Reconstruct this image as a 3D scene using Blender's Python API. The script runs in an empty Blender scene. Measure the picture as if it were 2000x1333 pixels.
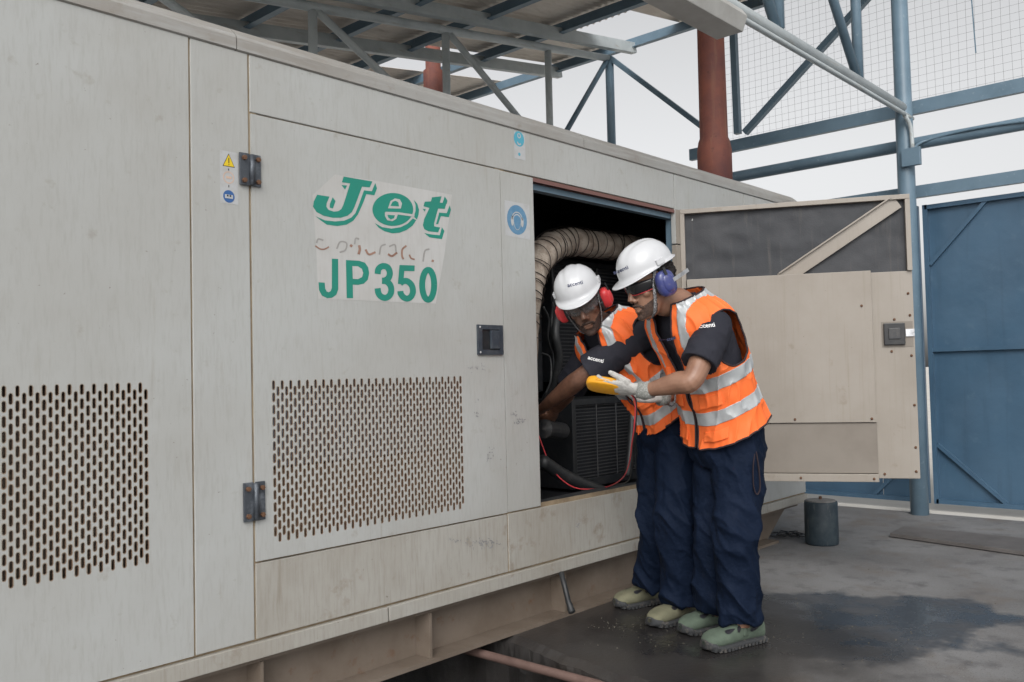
import bpy, bmesh, math, random
import numpy as np
from mathutils import Vector, Matrix, noise
from mathutils.bvhtree import BVHTree
R = math.radians
random.seed(7)
SC = bpy.context.scene
COL = SC.collection

# ------------------------------------------------------------------ camera
CX = Vector((0.6734827, -0.73882481, -0.02364198))     # camera right
CY = Vector((-0.01178916, -0.04271453, 0.99901776))    # camera up
CZ = Vector((-0.73910897, -0.67254246, -0.03747762))   # camera back
CAM = Vector((0, -2.713, 1.17))
FPX = 1724.08
cd = bpy.data.cameras.new('camera')
cd.sensor_width = 36.0
cd.lens = FPX / 2000 * 36
cd.clip_start = 0.05
cd.clip_end = 2000
cam = bpy.data.objects.new('camera', cd)
COL.objects.link(cam)
cam.matrix_world = Matrix(((CX.x, CY.x, CZ.x, CAM.x), (CX.y, CY.y, CZ.y, CAM.y), (CX.z, CY.z, CZ.z, CAM.z), (0, 0, 0, 1)))
SC.camera = cam
# ------------------------------------------------------------------ world, sun, exposure
SUN_DIR = Vector((-0.62, -0.46, 0.60)).normalized()     # towards the sun
w = bpy.data.worlds.new('World')
SC.world = w
w.use_nodes = True
nt = w.node_tree
bg = nt.nodes['Background']
sky = nt.nodes.new('ShaderNodeTexSky')
sky.sky_type = 'NISHITA'
sky.sun_disc = False
sky.sun_elevation = math.asin(SUN_DIR.z)
sky.sun_rotation = math.atan2(SUN_DIR.x, SUN_DIR.y)
sky.air_density = 1.0
sky.dust_density = 4.0
hsv = nt.nodes.new('ShaderNodeHueSaturation')          # bright overcast: nearly colourless
hsv.inputs['Saturation'].default_value = 0.06
nt.links.new(sky.outputs[0], hsv.inputs['Color'])
nt.links.new(hsv.outputs[0], bg.inputs['Color'])
bg.inputs['Strength'].default_value = 0.14
sl = bpy.data.lights.new('sun', 'SUN')
sl.energy = 0.5
sl.angle = R(35)
sl.color = (1.0, 0.93, 0.84)
so = bpy.data.objects.new('sun', sl)
COL.objects.link(so)
so.rotation_euler = SUN_DIR.to_track_quat('Z', 'Y').to_euler()
so.location = (0, -6, 9)
vs = SC.view_settings
vs.view_transform = 'Standard'
vs.look = 'None'
vs.gamma = 1.0
vs.use_curve_mapping = False
vs.exposure = 0.38

# ------------------------------------------------------------------ pixel helpers (2000 x 1333 photograph)
def ray(px, py):
    return CX * ((px - 1000) / FPX) - CY * ((py - 666.5) / FPX) - CZ
def at(px, py, d): return CAM + ray(px, py) * d
def on(axis, val, px, py):
    r = ray(px, py)
    return CAM + r * ((val - CAM[axis]) / r[axis])
def face(px, py, y=0.0): return on(1, y, px, py)
def floor_pt(px, py): return on(2, 0.0, px, py)
IMG_L = Vector((-0.673, 0.74, 0)).normalized()
TO_CAM = Vector((-0.74, -0.673, 0)).normalized()
UP = Vector((0, 0, 1))

# ------------------------------------------------------------------ materials
def mat(name, col, rough=0.6, metal=0.0, var=None, bump=None, streak=None, drip=None, spots=None, spec=0.5, coat=0.0, var2=None, rvar=None):
    """var=(scale, colour2, lo, hi)  streak=(scale xyz, colour2, lo, hi)  bump=(scale, strength)"""
    m = bpy.data.materials.new(name)
    m.use_nodes = True
    t = m.node_tree
    b = t.nodes['Principled BSDF']
    b.inputs['Roughness'].default_value = rough
    b.inputs['Metallic'].default_value = metal
    b.inputs['Specular IOR Level'].default_value = spec
    b.inputs['Coat Weight'].default_value = coat
    b.inputs['Base Color'].default_value = (*col, 1)
    tc = t.nodes.new('ShaderNodeTexCoord')
    cur = None
    def layer(scale, c2, lo, hi, detail=6):
        nonlocal cur
        mp = t.nodes.new('ShaderNodeMapping')
        mp.inputs['Scale'].default_value = scale if isinstance(scale, tuple) else (scale,) * 3
        mp.inputs['Location'].default_value = (random.random() * 9, random.random() * 9, random.random() * 9)
        t.links.new(tc.outputs['Object'], mp.inputs['Vector'])
        nz = t.nodes.new('ShaderNodeTexNoise')
        nz.inputs['Scale'].default_value = 1.0
        nz.inputs['Detail'].default_value = detail
        nz.inputs['Roughness'].default_value = 0.62
        t.links.new(mp.outputs[0], nz.inputs['Vector'])
        rp = t.nodes.new('ShaderNodeMapRange')
        rp.inputs['From Min'].default_value = lo
        rp.inputs['From Max'].default_value = hi
        t.links.new(nz.outputs['Fac'], rp.inputs['Value'])
        mx = t.nodes.new('ShaderNodeMix')
        mx.data_type = 'RGBA'
        t.links.new(rp.outputs[0], mx.inputs['Factor'])
        if cur is None:
            mx.inputs['A'].default_value = (*col, 1)
        else:
            t.links.new(cur, mx.inputs['A'])
        mx.inputs['B'].default_value = (*c2, 1)
        cur = mx.outputs['Result']
        return rp
    for l in (var, var2, streak, drip, spots):
        if l: layer(*l)
    if cur: t.links.new(cur, b.inputs['Base Color'])
    if rvar:
        mp = t.nodes.new('ShaderNodeTexNoise')
        mp.inputs['Scale'].default_value = rvar[0]
        t.links.new(tc.outputs['Object'], mp.inputs['Vector'])
        rp = t.nodes.new('ShaderNodeMapRange')
        rp.inputs['From Min'].default_value = 0.35; rp.inputs['From Max'].default_value = 0.65
        rp.inputs['To Min'].default_value = rvar[1]; rp.inputs['To Max'].default_value = rvar[2]
        t.links.new(mp.outputs['Fac'], rp.inputs['Value'])
        t.links.new(rp.outputs[0], b.inputs['Roughness'])
    if bump:
        nz = t.nodes.new('ShaderNodeTexNoise')
        nz.inputs['Scale'].default_value = bump[0]
        nz.inputs['Detail'].default_value = 5
        t.links.new(tc.outputs['Object'], nz.inputs['Vector'])
        bp = t.nodes.new('ShaderNodeBump')
        bp.inputs['Strength'].default_value = bump[1]
        bp.inputs['Distance'].default_value = bump[2] if len(bump) > 2 else 0.004
        t.links.new(nz.outputs['Fac'], bp.inputs['Height'])
        t.links.new(bp.outputs[0], b.inputs['Normal'])
    return m

M = {}
M['paint'] = mat('generator_paint', (0.425, 0.435, 0.425), 0.46, var=(1.3, (0.37, 0.366, 0.345), 0.38, 0.72), var2=(13, (0.25, 0.22, 0.175), 0.63, 0.86), streak=((110, 110, 14), (0.33, 0.325, 0.305), 0.48, 1.0), drip=((20, 20, 1.6), (0.26, 0.225, 0.175), 0.63, 0.95), spots=(55, (0.17, 0.145, 0.12), 0.70, 0.76), bump=(4, 0.2, 0.014), rvar=(7, 0.36, 0.58))
M['paint_low'] = mat('generator_lower_paint', (0.39, 0.38, 0.35), 0.5, var=(1.8, (0.31, 0.285, 0.245), 0.38, 0.72), var2=(9, (0.21, 0.16, 0.11), 0.60, 0.80), streak=((90, 90, 9), (0.27, 0.25, 0.215), 0.46, 0.92), drip=((20, 20, 1.6), (0.19, 0.15, 0.105), 0.61, 0.86), spots=(45, (0.13, 0.10, 0.08), 0.69, 0.75), bump=(5, 0.2, 0.014), rvar=(7, 0.38, 0.6))
M['cap'] = mat('roof_cap_paint', (0.33, 0.325, 0.31), 0.55, var=(3.0, (0.27, 0.25, 0.225), 0.40, 0.72), var2=(9, (0.23, 0.20, 0.165), 0.62, 0.8), streak=((5, 60, 60), (0.37, 0.37, 0.36), 0.5, 0.75), bump=(9, 0.25, 0.008))
M['cream'] = mat('door_inner_paint', (0.305, 0.275, 0.24), 0.45, var=(2, (0.255, 0.225, 0.19), 0.38, 0.72), var2=(9, (0.19, 0.15, 0.11), 0.62, 0.82), streak=((60, 60, 2), (0.235, 0.205, 0.165), 0.54, 0.9), spots=(50, (0.12, 0.09, 0.06), 0.70, 0.76), bump=(50, 0.08, 0.002))
M['cream_dark'] = mat('door_inner_paint_grey', (0.215, 0.19, 0.162), 0.55, var=(4, (0.175, 0.15, 0.125), 0.4, 0.75))
M['base'] = mat('base_beam_paint', (0.185, 0.150, 0.120), 0.65, var=(4, (0.13, 0.10, 0.075), 0.4, 0.7), var2=(14, (0.14, 0.07, 0.035), 0.60, 0.78), bump=(70, 0.2))
M['seal'] = mat('seam_sealant', (0.30, 0.235, 0.155), 0.8, var=(9, (0.17, 0.125, 0.08), 0.4, 0.7))
M['rust'] = mat('rust', (0.13, 0.065, 0.035), 0.85, var=(40, (0.10, 0.05, 0.03), 0.35, 0.7), bump=(160, 0.4))
M['rustrim'] = mat('rusty_slot_rim', (0.29, 0.26, 0.215), 0.7, var=(14, (0.20, 0.135, 0.085), 0.45, 0.75))
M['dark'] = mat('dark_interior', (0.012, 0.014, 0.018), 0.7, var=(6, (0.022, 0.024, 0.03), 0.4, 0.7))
M['black'] = mat('black_paint', (0.016, 0.018, 0.021), 0.42, var=(20, (0.035, 0.034, 0.034), 0.5, 0.75), bump=(60, 0.15))
M['grill'] = mat('grille_steel', (0.035, 0.037, 0.042), 0.42, var=(30, (0.075, 0.07, 0.065), 0.45, 0.75))
M['rubber'] = mat('black_rubber', (0.018, 0.02, 0.022), 0.5, var=(25, (0.04, 0.04, 0.04), 0.5, 0.8))
M['foam'] = mat('acoustic_foam', (0.034, 0.037, 0.043), 0.7, var=(2.5, (0.058, 0.060, 0.066), 0.4, 0.7), streak=((30, 30, 2), (0.075, 0.072, 0.07), 0.58, 0.8), bump=(120, 0.3))
M['baffle_grey'] = mat('baffle_grey', (0.42, 0.45, 0.52), 0.7, var=(6, (0.30, 0.32, 0.36), 0.4, 0.7))
M['baffle_brown'] = mat('baffle_brown', (0.42, 0.33, 0.25), 0.8, var=(9, (0.30, 0.22, 0.16), 0.4, 0.7))
M['hinge'] = mat('hinge_steel', (0.075, 0.085, 0.10), 0.42, 0.4, var=(25, (0.20, 0.22, 0.25), 0.5, 0.72), bump=(50, 0.2))
M['plastic'] = mat('latch_plastic', (0.035, 0.045, 0.06), 0.45, var=(30, (0.07, 0.08, 0.09), 0.45, 0.75))
M['green'] = mat('green_vinyl', (0.012, 0.235, 0.175), 0.4, var=(5, (0.016, 0.21, 0.155), 0.4, 0.7))
M['sheet'] = mat('decal_film', (0.50, 0.50, 0.49), 0.4, var=(5, (0.45, 0.445, 0.43), 0.4, 0.7), streak=((90, 90, 9), (0.41, 0.40, 0.38), 0.5, 0.95))
M['ghost'] = mat('peeled_letter_film', (0.33, 0.325, 0.315), 0.5, var=(30, (0.28, 0.26, 0.24), 0.4, 0.7))
M['peel'] = mat('peeled_glue', (0.33, 0.20, 0.15), 0.7, var=(40, (0.22, 0.12, 0.09), 0.4, 0.7))
M['white'] = mat('sticker_white', (0.46, 0.47, 0.48), 0.4, var=(30, (0.40, 0.40, 0.39), 0.45, 0.75))
M['yellow'] = mat('sticker_yellow', (0.72, 0.52, 0.02), 0.45)
M['ink'] = mat('sticker_ink', (0.02, 0.02, 0.025), 0.5)
M['blue'] = mat('sticker_blue', (0.035, 0.11, 0.30), 0.45)
M['fadeblue'] = mat('sticker_faded_blue', (0.09, 0.22, 0.36), 0.5, var=(40, (0.14, 0.27, 0.40), 0.4, 0.7))
M['cyan'] = mat('sticker_cyan', (0.08, 0.36, 0.48), 0.5)
M['fadered'] = mat('sticker_faded_red', (0.58, 0.42, 0.33), 0.5)
M['smudge'] = mat('handled_smudge', (0.30, 0.30, 0.31), 0.7, var=(60, (0.18, 0.18, 0.19), 0.4, 0.7))
M['lag'] = mat('pipe_lagging', (0.43, 0.37, 0.31), 0.95, var=(14, (0.25, 0.195, 0.155), 0.42, 0.66), var2=(6, (0.17, 0.11, 0.09), 0.57, 0.75), bump=(90, 0.7, 0.006))
M['wire'] = mat('binding_wire', (0.05, 0.04, 0.035), 0.6, 0.3)
M['steelblue'] = mat('blue_steel_paint', (0.135, 0.205, 0.265), 0.42, var=(4, (0.10, 0.16, 0.21), 0.4, 0.72), var2=(25, (0.25, 0.32, 0.37), 0.62, 0.8), bump=(40, 0.1))
M['gateblue'] = mat('gate_blue_paint', (0.058, 0.115, 0.18), 0.36, var=(2, (0.048, 0.095, 0.15), 0.4, 0.7), var2=(9, (0.085, 0.145, 0.205), 0.60, 0.82), streak=((14, 14, 0.8), (0.042, 0.08, 0.125), 0.56, 0.85), bump=(7, 0.25, 0.02), rvar=(3, 0.28, 0.45))
M['galv'] = mat('weathered_grey_steel', (0.46, 0.50, 0.51), 0.45, 0.0, var=(5, (0.36, 0.40, 0.415), 0.4, 0.7), streak=((4, 30, 30), (0.32, 0.29, 0.24), 0.58, 0.8), bump=(40, 0.1))
M['roof'] = mat('corrugated_sheet', (0.76, 0.70, 0.63), 0.5, 0.0, var=(1.4, (0.62, 0.55, 0.48), 0.4, 0.7), streak=((1.2, 14, 30), (0.42, 0.35, 0.29), 0.55, 0.85))
M['redpipe'] = mat('red_oxide_pipe', (0.21, 0.068, 0.046), 0.7, var=(5, (0.12, 0.045, 0.042), 0.4, 0.7), streak=((20, 20, 1.5), (0.25, 0.12, 0.075), 0.55, 0.8), spots=(22, (0.06, 0.03, 0.025), 0.62, 0.74), bump=(60, 0.25))
M['fixture'] = mat('lamp_housing', (0.46, 0.46, 0.44), 0.5, var=(5, (0.36, 0.35, 0.33), 0.4, 0.7))
M['orange'] = mat('vest_orange', (0.94, 0.165, 0.035), 0.62, var=(5, (0.92, 0.20, 0.055), 0.4, 0.7), bump=(220, 0.12, 0.002), spec=0.3)
M['tape'] = mat('reflective_tape', (0.46, 0.48, 0.49), 0.35, 0.15, var=(14, (0.38, 0.40, 0.415), 0.4, 0.7))
M['binding'] = mat('vest_binding', (0.03, 0.018, 0.022), 0.8)
M['navy'] = mat('navy_trouser_cloth', (0.0042, 0.0095, 0.024), 0.75, var=(4, (0.007, 0.0135, 0.032), 0.4, 0.7), var2=(11, (0.013, 0.018, 0.032), 0.62, 0.85), bump=(30, 0.6, 0.012), spec=0.12)
M['shirt'] = mat('charcoal_polo_cloth', (0.024, 0.025, 0.034), 0.85, var=(6, (0.032, 0.032, 0.042), 0.4, 0.7), bump=(24, 0.4, 0.008), spec=0.2)
M['skin_dark'] = mat('skin_deep_brown', (0.19, 0.095, 0.062), 0.38, var=(14, (0.085, 0.04, 0.026), 0.4, 0.7), bump=(170, 0.1, 0.002))
M['skin_mid'] = mat('skin_brown', (0.30, 0.165, 0.11), 0.40, var=(14, (0.22, 0.112, 0.072), 0.4, 0.7), bump=(170, 0.1, 0.002))
M['hair'] = mat('black_hair', (0.010, 0.008, 0.008), 0.7, bump=(140, 0.9, 0.01))
M['beard_mid'] = mat('stubble_mid', (0.085, 0.048, 0.034), 0.75, var=(120, (0.035, 0.02, 0.015), 0.42, 0.62), bump=(300, 0.6, 0.004))
M['beard_dark'] = mat('stubble_dark', (0.055, 0.028, 0.02), 0.75, var=(120, (0.025, 0.014, 0.011), 0.42, 0.62), bump=(300, 0.6, 0.004))
M['helmet'] = mat('white_helmet_plastic', (0.57, 0.58, 0.60), 0.26, var=(9, (0.52, 0.53, 0.55), 0.45, 0.75), coat=0.25)
M['redcup'] = mat('red_earmuff_plastic', (0.62, 0.045, 0.05), 0.35, var=(20, (0.52, 0.035, 0.04), 0.4, 0.7))
M['bluecup'] = mat('blue_earmuff_plastic', (0.045, 0.055, 0.19), 0.3, var=(50, (0.12, 0.12, 0.22), 0.55, 0.75), coat=0.3)
M['steel'] = mat('bright_steel', (0.55, 0.56, 0.58), 0.28, 0.9, var=(30, (0.25, 0.25, 0.26), 0.5, 0.7))
M['strap'] = mat('woven_strap', (0.10, 0.10, 0.105), 0.8, streak=((240, 240, 240), (0.42, 0.42, 0.42), 0.5, 0.6))
M['lensdark'] = mat('dark_lens', (0.008, 0.008, 0.010), 0.10, spec=0.7)
M['glove'] = mat('knit_glove', (0.47, 0.46, 0.44), 0.9, var=(40, (0.37, 0.36, 0.34), 0.45, 0.7), bump=(260, 0.6, 0.004))
M['cuff'] = mat('knit_cuff', (0.22, 0.225, 0.21), 0.95, var=(180, (0.38, 0.38, 0.36), 0.45, 0.65), bump=(300, 0.7, 0.004))
M['meter'] = mat('meter_yellow_rubber', (0.72, 0.33, 0.012), 0.5, var=(20, (0.60, 0.26, 0.012), 0.45, 0.75))
M['lead'] = mat('red_test_lead', (0.55, 0.05, 0.06), 0.45)
M['shoeolive'] = mat('olive_suede', (0.175, 0.17, 0.11), 0.9, var=(14, (0.125, 0.125, 0.08), 0.4, 0.7), var2=(9, (0.20, 0.165, 0.11), 0.58, 0.75), bump=(200, 0.3))
M['shoegreen'] = mat('green_grey_suede', (0.10, 0.135, 0.10), 0.9, var=(14, (0.07, 0.095, 0.072), 0.4, 0.7), var2=(8, (0.14, 0.14, 0.11), 0.58, 0.75), bump=(200, 0.3))
M['sole'] = mat('shoe_sole', (0.035, 0.037, 0.04), 0.8, var=(40, (0.13, 0.115, 0.10), 0.52, 0.72), bump=(120, 0.5))
M['bucket'] = mat('painted_drum', (0.028, 0.044, 0.058), 0.5, var=(9, (0.06, 0.08, 0.09), 0.45, 0.7), streak=((25, 25, 6), (0.14, 0.15, 0.15), 0.6, 0.75), bump=(40, 0.4))
M['cement'] = mat('dry_cement', (0.27, 0.26, 0.25), 0.9, var=(20, (0.18, 0.17, 0.16), 0.4, 0.7), bump=(60, 0.6, 0.01))
M['plate'] = mat('floor_plate', (0.13, 0.12, 0.115), 0.6, var=(5, (0.09, 0.082, 0.078), 0.4, 0.7), bump=(50, 0.3))
M['outground'] = mat('sunlit_yard_ground', (0.62, 0.60, 0.56), 0.9, var=(1.5, (0.52, 0.50, 0.46), 0.4, 0.7))
M['trench'] = mat('trench_soil', (0.035, 0.03, 0.026), 0.95, bump=(20, 0.8, 0.03))
M['net'] = mat('bird_net', (0.12, 0.12, 0.12), 0.8)
M['debris'] = mat('paint_flakes', (0.13, 0.12, 0.095), 0.9)

def glass_mat():
    m = mat('clear_lens', (0.75, 0.78, 0.8), 0.06)
    b = m.node_tree.nodes['Principled BSDF']
    b.inputs['Transmission Weight'].default_value = 0.92
    b.inputs['IOR'].default_value = 1.12
    return m
M['lensclear'] = glass_mat()

def concrete_floor():
    """grey concrete with damp, dark, glossier stains of their own shape"""
    m = mat('stained_concrete', (0.20, 0.195, 0.195), 0.7)
    t = m.node_tree
    b = t.nodes['Principled BSDF']
    tc = next(n for n in t.nodes if n.type == 'TEX_COORD')
    def nz(scale, detail=8, rough=0.6):
        n = t.nodes.new('ShaderNodeTexNoise')
        n.inputs['Scale'].default_value = scale
        n.inputs['Detail'].default_value = detail
        n.inputs['Roughness'].default_value = rough
        t.links.new(tc.outputs['Object'], n.inputs['Vector'])
        return n.outputs['Fac']
    def math_(op, a, b_):
        n = t.nodes.new('ShaderNodeMath')
        n.operation = op
        for i, v in enumerate((a, b_)):
            if isinstance(v, (int, float)): n.inputs[i].default_value = v
            else: t.links.new(v, n.inputs[i])
        return n.outputs[0]
    def rng(v, lo, hi, a=0.0, c=1.0):
        n = t.nodes.new('ShaderNodeMapRange')
        n.inputs['From Min'].default_value = lo; n.inputs['From Max'].default_value = hi
        n.inputs['To Min'].default_value = a; n.inputs['To Max'].default_value = c
        t.links.new(v, n.inputs['Value'])
        return n.outputs[0]
    def mix(f, a, c):
        n = t.nodes.new('ShaderNodeMix')
        n.data_type = 'RGBA'
        t.links.new(f, n.inputs['Factor'])
        for k, v in (('A', a), ('B', c)):
            if isinstance(v, tuple): n.inputs[k].default_value = (*v, 1)
            else: t.links.new(v, n.inputs[k])
        return n.outputs['Result']
    def blob(cx, cy, rx, ry, rot, wob):
        mp = t.nodes.new('ShaderNodeMapping')
        mp.vector_type = 'TEXTURE'
        mp.inputs['Location'].default_value = (cx, cy, 0)
        mp.inputs['Rotation'].default_value = (0, 0, rot)
        mp.inputs['Scale'].default_value = (rx, ry, 1)
        t.links.new(tc.outputs['Object'], mp.inputs['Vector'])
        ln = t.nodes.new('ShaderNodeVectorMath')
        ln.operation = 'LENGTH'
        t.links.new(mp.outputs[0], ln.inputs[0])
        return math_('ADD', ln.outputs['Value'], math_('MULTIPLY', math_('SUBTRACT', nz(2.3, 5), 0.5), wob))
    base = mix(rng(nz(1.6), 0.36, 0.66), (0.212, 0.210, 0.210), (0.145, 0.140, 0.138))
    base = mix(rng(nz(7), 0.52, 0.72), base, (0.100, 0.096, 0.098))
    base = mix(rng(nz(28), 0.60, 0.72), base, (0.205, 0.21, 0.22))
    base = mix(rng(nz(60), 0.66, 0.74), base, (0.07, 0.066, 0.064))
    base = mix(rng(nz(3.1), 0.52, 0.70), base, (0.150, 0.132, 0.118))
    base = mix(rng(nz(150, 3), 0.58, 0.68), base, (0.085, 0.082, 0.08))
    base = mix(rng(nz(110, 3), 0.62, 0.70), base, (0.26, 0.255, 0.25))
    pc = floor_pt(1560, 1215)
    damp = rng(blob(pc.x, pc.y, 0.98, 0.62, R(-48), 1.5), 0.86, 1.02, 1.0, 0.0)
    oil = rng(blob(3.2, -0.45, 1.0, 1.0, 0, 1.0), 0.75, 1.25, 1.0, 0.0)
    base = mix(damp, base, (0.068, 0.073, 0.082))
    base = mix(math_('MULTIPLY', oil, 0.85), base, (0.019, 0.016, 0.0145))
    t.links.new(base, b.inputs['Base Color'])
    wet = math_('MULTIPLY', damp, rng(nz(3.5), 0.40, 0.6))
    t.links.new(rng(math_('MAXIMUM', wet, math_('MULTIPLY', oil, 0.6)), 0, 1, 0.68, 0.05), b.inputs['Roughness'])
    bp = t.nodes.new('ShaderNodeBump')
    bp.inputs['Strength'].default_value = 0.35
    bp.inputs['Distance'].default_value = 0.004
    t.links.new(nz(45), bp.inputs['Height'])
    t.links.new(bp.outputs[0], b.inputs['Normal'])
    return m
M['floor'] = concrete_floor()

# ------------------------------------------------------------------ mesh helpers
class MB:
    def __init__(s): s.v = []; s.f = []; s.m = []
    def add(s, vs, fs, mi=0):
        o = len(s.v)
        s.v += [tuple(x) for x in vs]
        s.f += [tuple(i + o for i in f) for f in fs]
        s.m += [mi] * len(fs)
        return s
    def box(s, lo, hi, mi=0):
        x0, y0, z0 = lo; x1, y1, z1 = hi
        return s.add([(x0, y0, z0), (x1, y0, z0), (x1, y1, z0), (x0, y1, z0), (x0, y0, z1), (x1, y0, z1), (x1, y1, z1), (x0, y1, z1)],
                     [(0, 3, 2, 1), (4, 5, 6, 7), (0, 1, 5, 4), (1, 2, 6, 5), (2, 3, 7, 6), (3, 0, 4, 7)], mi)
    def obox(s, c, ax, ay, az, hx, hy, hz, mi=0):
        c = Vector(c)
        P = [c + ax * (sx * hx) + ay * (sy * hy) + az * (sz * hz) for sz in (-1, 1) for sx, sy in ((-1, -1), (1, -1), (1, 1), (-1, 1))]
        return s.add(P, [(0, 3, 2, 1), (4, 5, 6, 7), (0, 1, 5, 4), (1, 2, 6, 5), (2, 3, 7, 6), (3, 0, 4, 7)], mi)
    def bar(s, a, b, wid, hei, ref=UP, mi=0):
        a = Vector(a); b = Vector(b)
        t = (b - a).normalized()
        r = t.cross(ref)
        if r.length < 1e-4: r = t.cross(Vector((1, 0, 0)))
        r.normalize()
        u = r.cross(t).normalized()
        return s.obox((a + b) / 2, t, r, u, (b - a).length / 2, wid / 2, hei / 2, mi)
    def tube(s, pts, rad, n=12, ref=None, cap=0.35, mi=0, res=0):
        """rad: number, list of numbers or list of (a, b) with a along ref-perpendicular, b along ref"""
        pts = [Vector(p) for p in pts]
        if not isinstance(rad, (list, tuple)): rad = [rad] * len(pts)
        rad = [r if isinstance(r, (list, tuple)) else (r, r) for r in rad]
        if res and len(pts) > 2:
            A = np.array([list(p) + list(r) for p, r in zip(pts, rad)])
            A = catmull(A, res)
            pts = [Vector(r[:3]) for r in A]; rad = [(r[3], r[4]) for r in A]
        N = len(pts)
        T = [((pts[min(i + 1, N - 1)] - pts[max(i - 1, 0)])).normalized() for i in range(N)]
        u = Vector(ref) if ref is not None else (UP if abs(T[0].z) < 0.9 else Vector((1, 0, 0)))
        vs = []
        for i in range(N):
            u = (u - T[i] * u.dot(T[i]))
            if u.length < 1e-5: u = T[i].orthogonal()
            u.normalize()
            r = T[i].cross(u)
            for k in range(n):
                a = 2 * math.pi * k / n
                vs.append(pts[i] + r * (math.cos(a) * rad[i][0]) + u * (math.sin(a) * rad[i][1]))
        fs = [(i * n + k, i * n + (k + 1) % n, (i + 1) * n + (k + 1) % n, (i + 1) * n + k) for i in range(N - 1) for k in range(n)]
        c0 = len(vs); vs.append(pts[0] - T[0] * cap * min(rad[0])); vs.append(pts[-1] + T[-1] * cap * min(rad[-1]))
        fs += [(c0, (k + 1) % n, k) for k in range(n)]
        fs += [(c0 + 1, (N - 1) * n + k, (N - 1) * n + (k + 1) % n) for k in range(n)]
        return s.add(vs, fs, mi)
    def ball(s, c, rx, ry=None, rz=None, X=None, Y=None, Z=None, nu=16, nv=10, mi=0, pw=1.0):
        ry = ry or rx; rz = rz or rx
        X = X or Vector((1, 0, 0)); Y = Y or Vector((0, 1, 0)); Z = Z or UP
        c = Vector(c)
        sp = lambda q: math.copysign(abs(q) ** pw, q)
        vs = []
        for j in range(1, nv):
            e = math.pi * j / nv - math.pi / 2
            for k in range(nu):
                a = 2 * math.pi * k / nu
                vs.append(c + X * (rx * sp(math.cos(e)) * sp(math.cos(a))) + Y * (ry * sp(math.cos(e)) * sp(math.sin(a))) + Z * (rz * sp(math.sin(e))))
        b = len(vs); vs += [c - Z * rz, c + Z * rz]
        fs = [(j * nu + k, j * nu + (k + 1) % nu, (j + 1) * nu + (k + 1) % nu, (j + 1) * nu + k) for j in range(nv - 2) for k in range(nu)]
        fs += [(b, (k + 1) % nu, k) for k in range(nu)] + [(b + 1, (nv - 2) * nu + k, (nv - 2) * nu + (k + 1) % nu) for k in range(nu)]
        return s.add(vs, fs, mi)
    def prism(s, poly, d, mi=0, back=True):
        """poly: list of Vectors (planar), extruded by vector d (front is poly)"""
        n = len(poly)
        vs = list(poly) + [p + d for p in poly]
        fs = [tuple(range(n))] + [(i, i + n, (i + 1) % n + n, (i + 1) % n) for i in range(n)]
        if back: fs.append(tuple(range(2 * n - 1, n - 1, -1)))
        return s.add(vs, fs, mi)
    def mesh(s, name='m'):
        me = bpy.data.meshes.new(name)
        me.from_pydata(s.v, [], s.f)
        return me

def catmull(A, res):
    A = np.asarray(A, float)
    P = np.vstack([2 * A[0] - A[1], A, 2 * A[-1] - A[-2]])
    out = []
    for i in range(len(A) - 1):
        p0, p1, p2, p3 = P[i:i + 4]
        for k in range(res):
            t = k / res
            out.append(0.5 * ((2 * p1) + (-p0 + p2) * t + (2 * p0 - 5 * p1 + 4 * p2 - p3) * t * t + (-p0 + 3 * p1 - 3 * p2 + p3) * t ** 3))
    out.append(A[-1])
    return np.array(out)

def link(name, me, parent=None, mats=(), smooth=False, loc=None):
    o = bpy.data.objects.new(name, me)
    COL.objects.link(o)
    if not me.materials:
        for m in mats: me.materials.append(M[m] if isinstance(m, str) else m)
    if smooth:
        for p in me.polygons: p.use_smooth = True
    if parent is not None:
        o.parent = parent
        if parent.type == 'EMPTY': o.matrix_parent_inverse = Matrix.Translation(parent.location).inverted()
        else: o.matrix_parent_inverse = Matrix.Translation(parent.location).inverted()
    if loc is not None: o.location = loc
    return o

def build(name, mb, mats, parent=None, smooth=False, bevel=0.0, fix=True):
    if not isinstance(mats, (tuple, list)): mats = (mats,)
    me = mb.mesh(name)
    if len(mats) > 1: me.polygons.foreach_set('material_index', mb.m)
    if fix or bevel:
        bm = bmesh.new(); bm.from_mesh(me)
        if fix: bmesh.ops.recalc_face_normals(bm, faces=bm.faces)
        if bevel:
            bmesh.ops.bevel(bm, geom=[e for e in bm.edges if len(e.link_faces) == 2 and e.calc_face_angle(0) > 0.6], offset=bevel, segments=2, affect='EDGES', profile=0.6)
        bm.to_mesh(me); bm.free()
    o = link(name, me, parent, mats, smooth)
    return o

def thing(name, loc, label, cat, group=None):
    o = bpy.data.objects.new(name, None)
    o.empty_display_size = 0.2
    COL.objects.link(o)
    o.location = loc
    return tag(o, label, cat, group)
def tag(o, label, cat, group=None):
    o['label'] = label; o['category'] = cat
    if group: o['group'] = group
    return o
def struct(o): o['kind'] = 'structure'; return o

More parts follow.
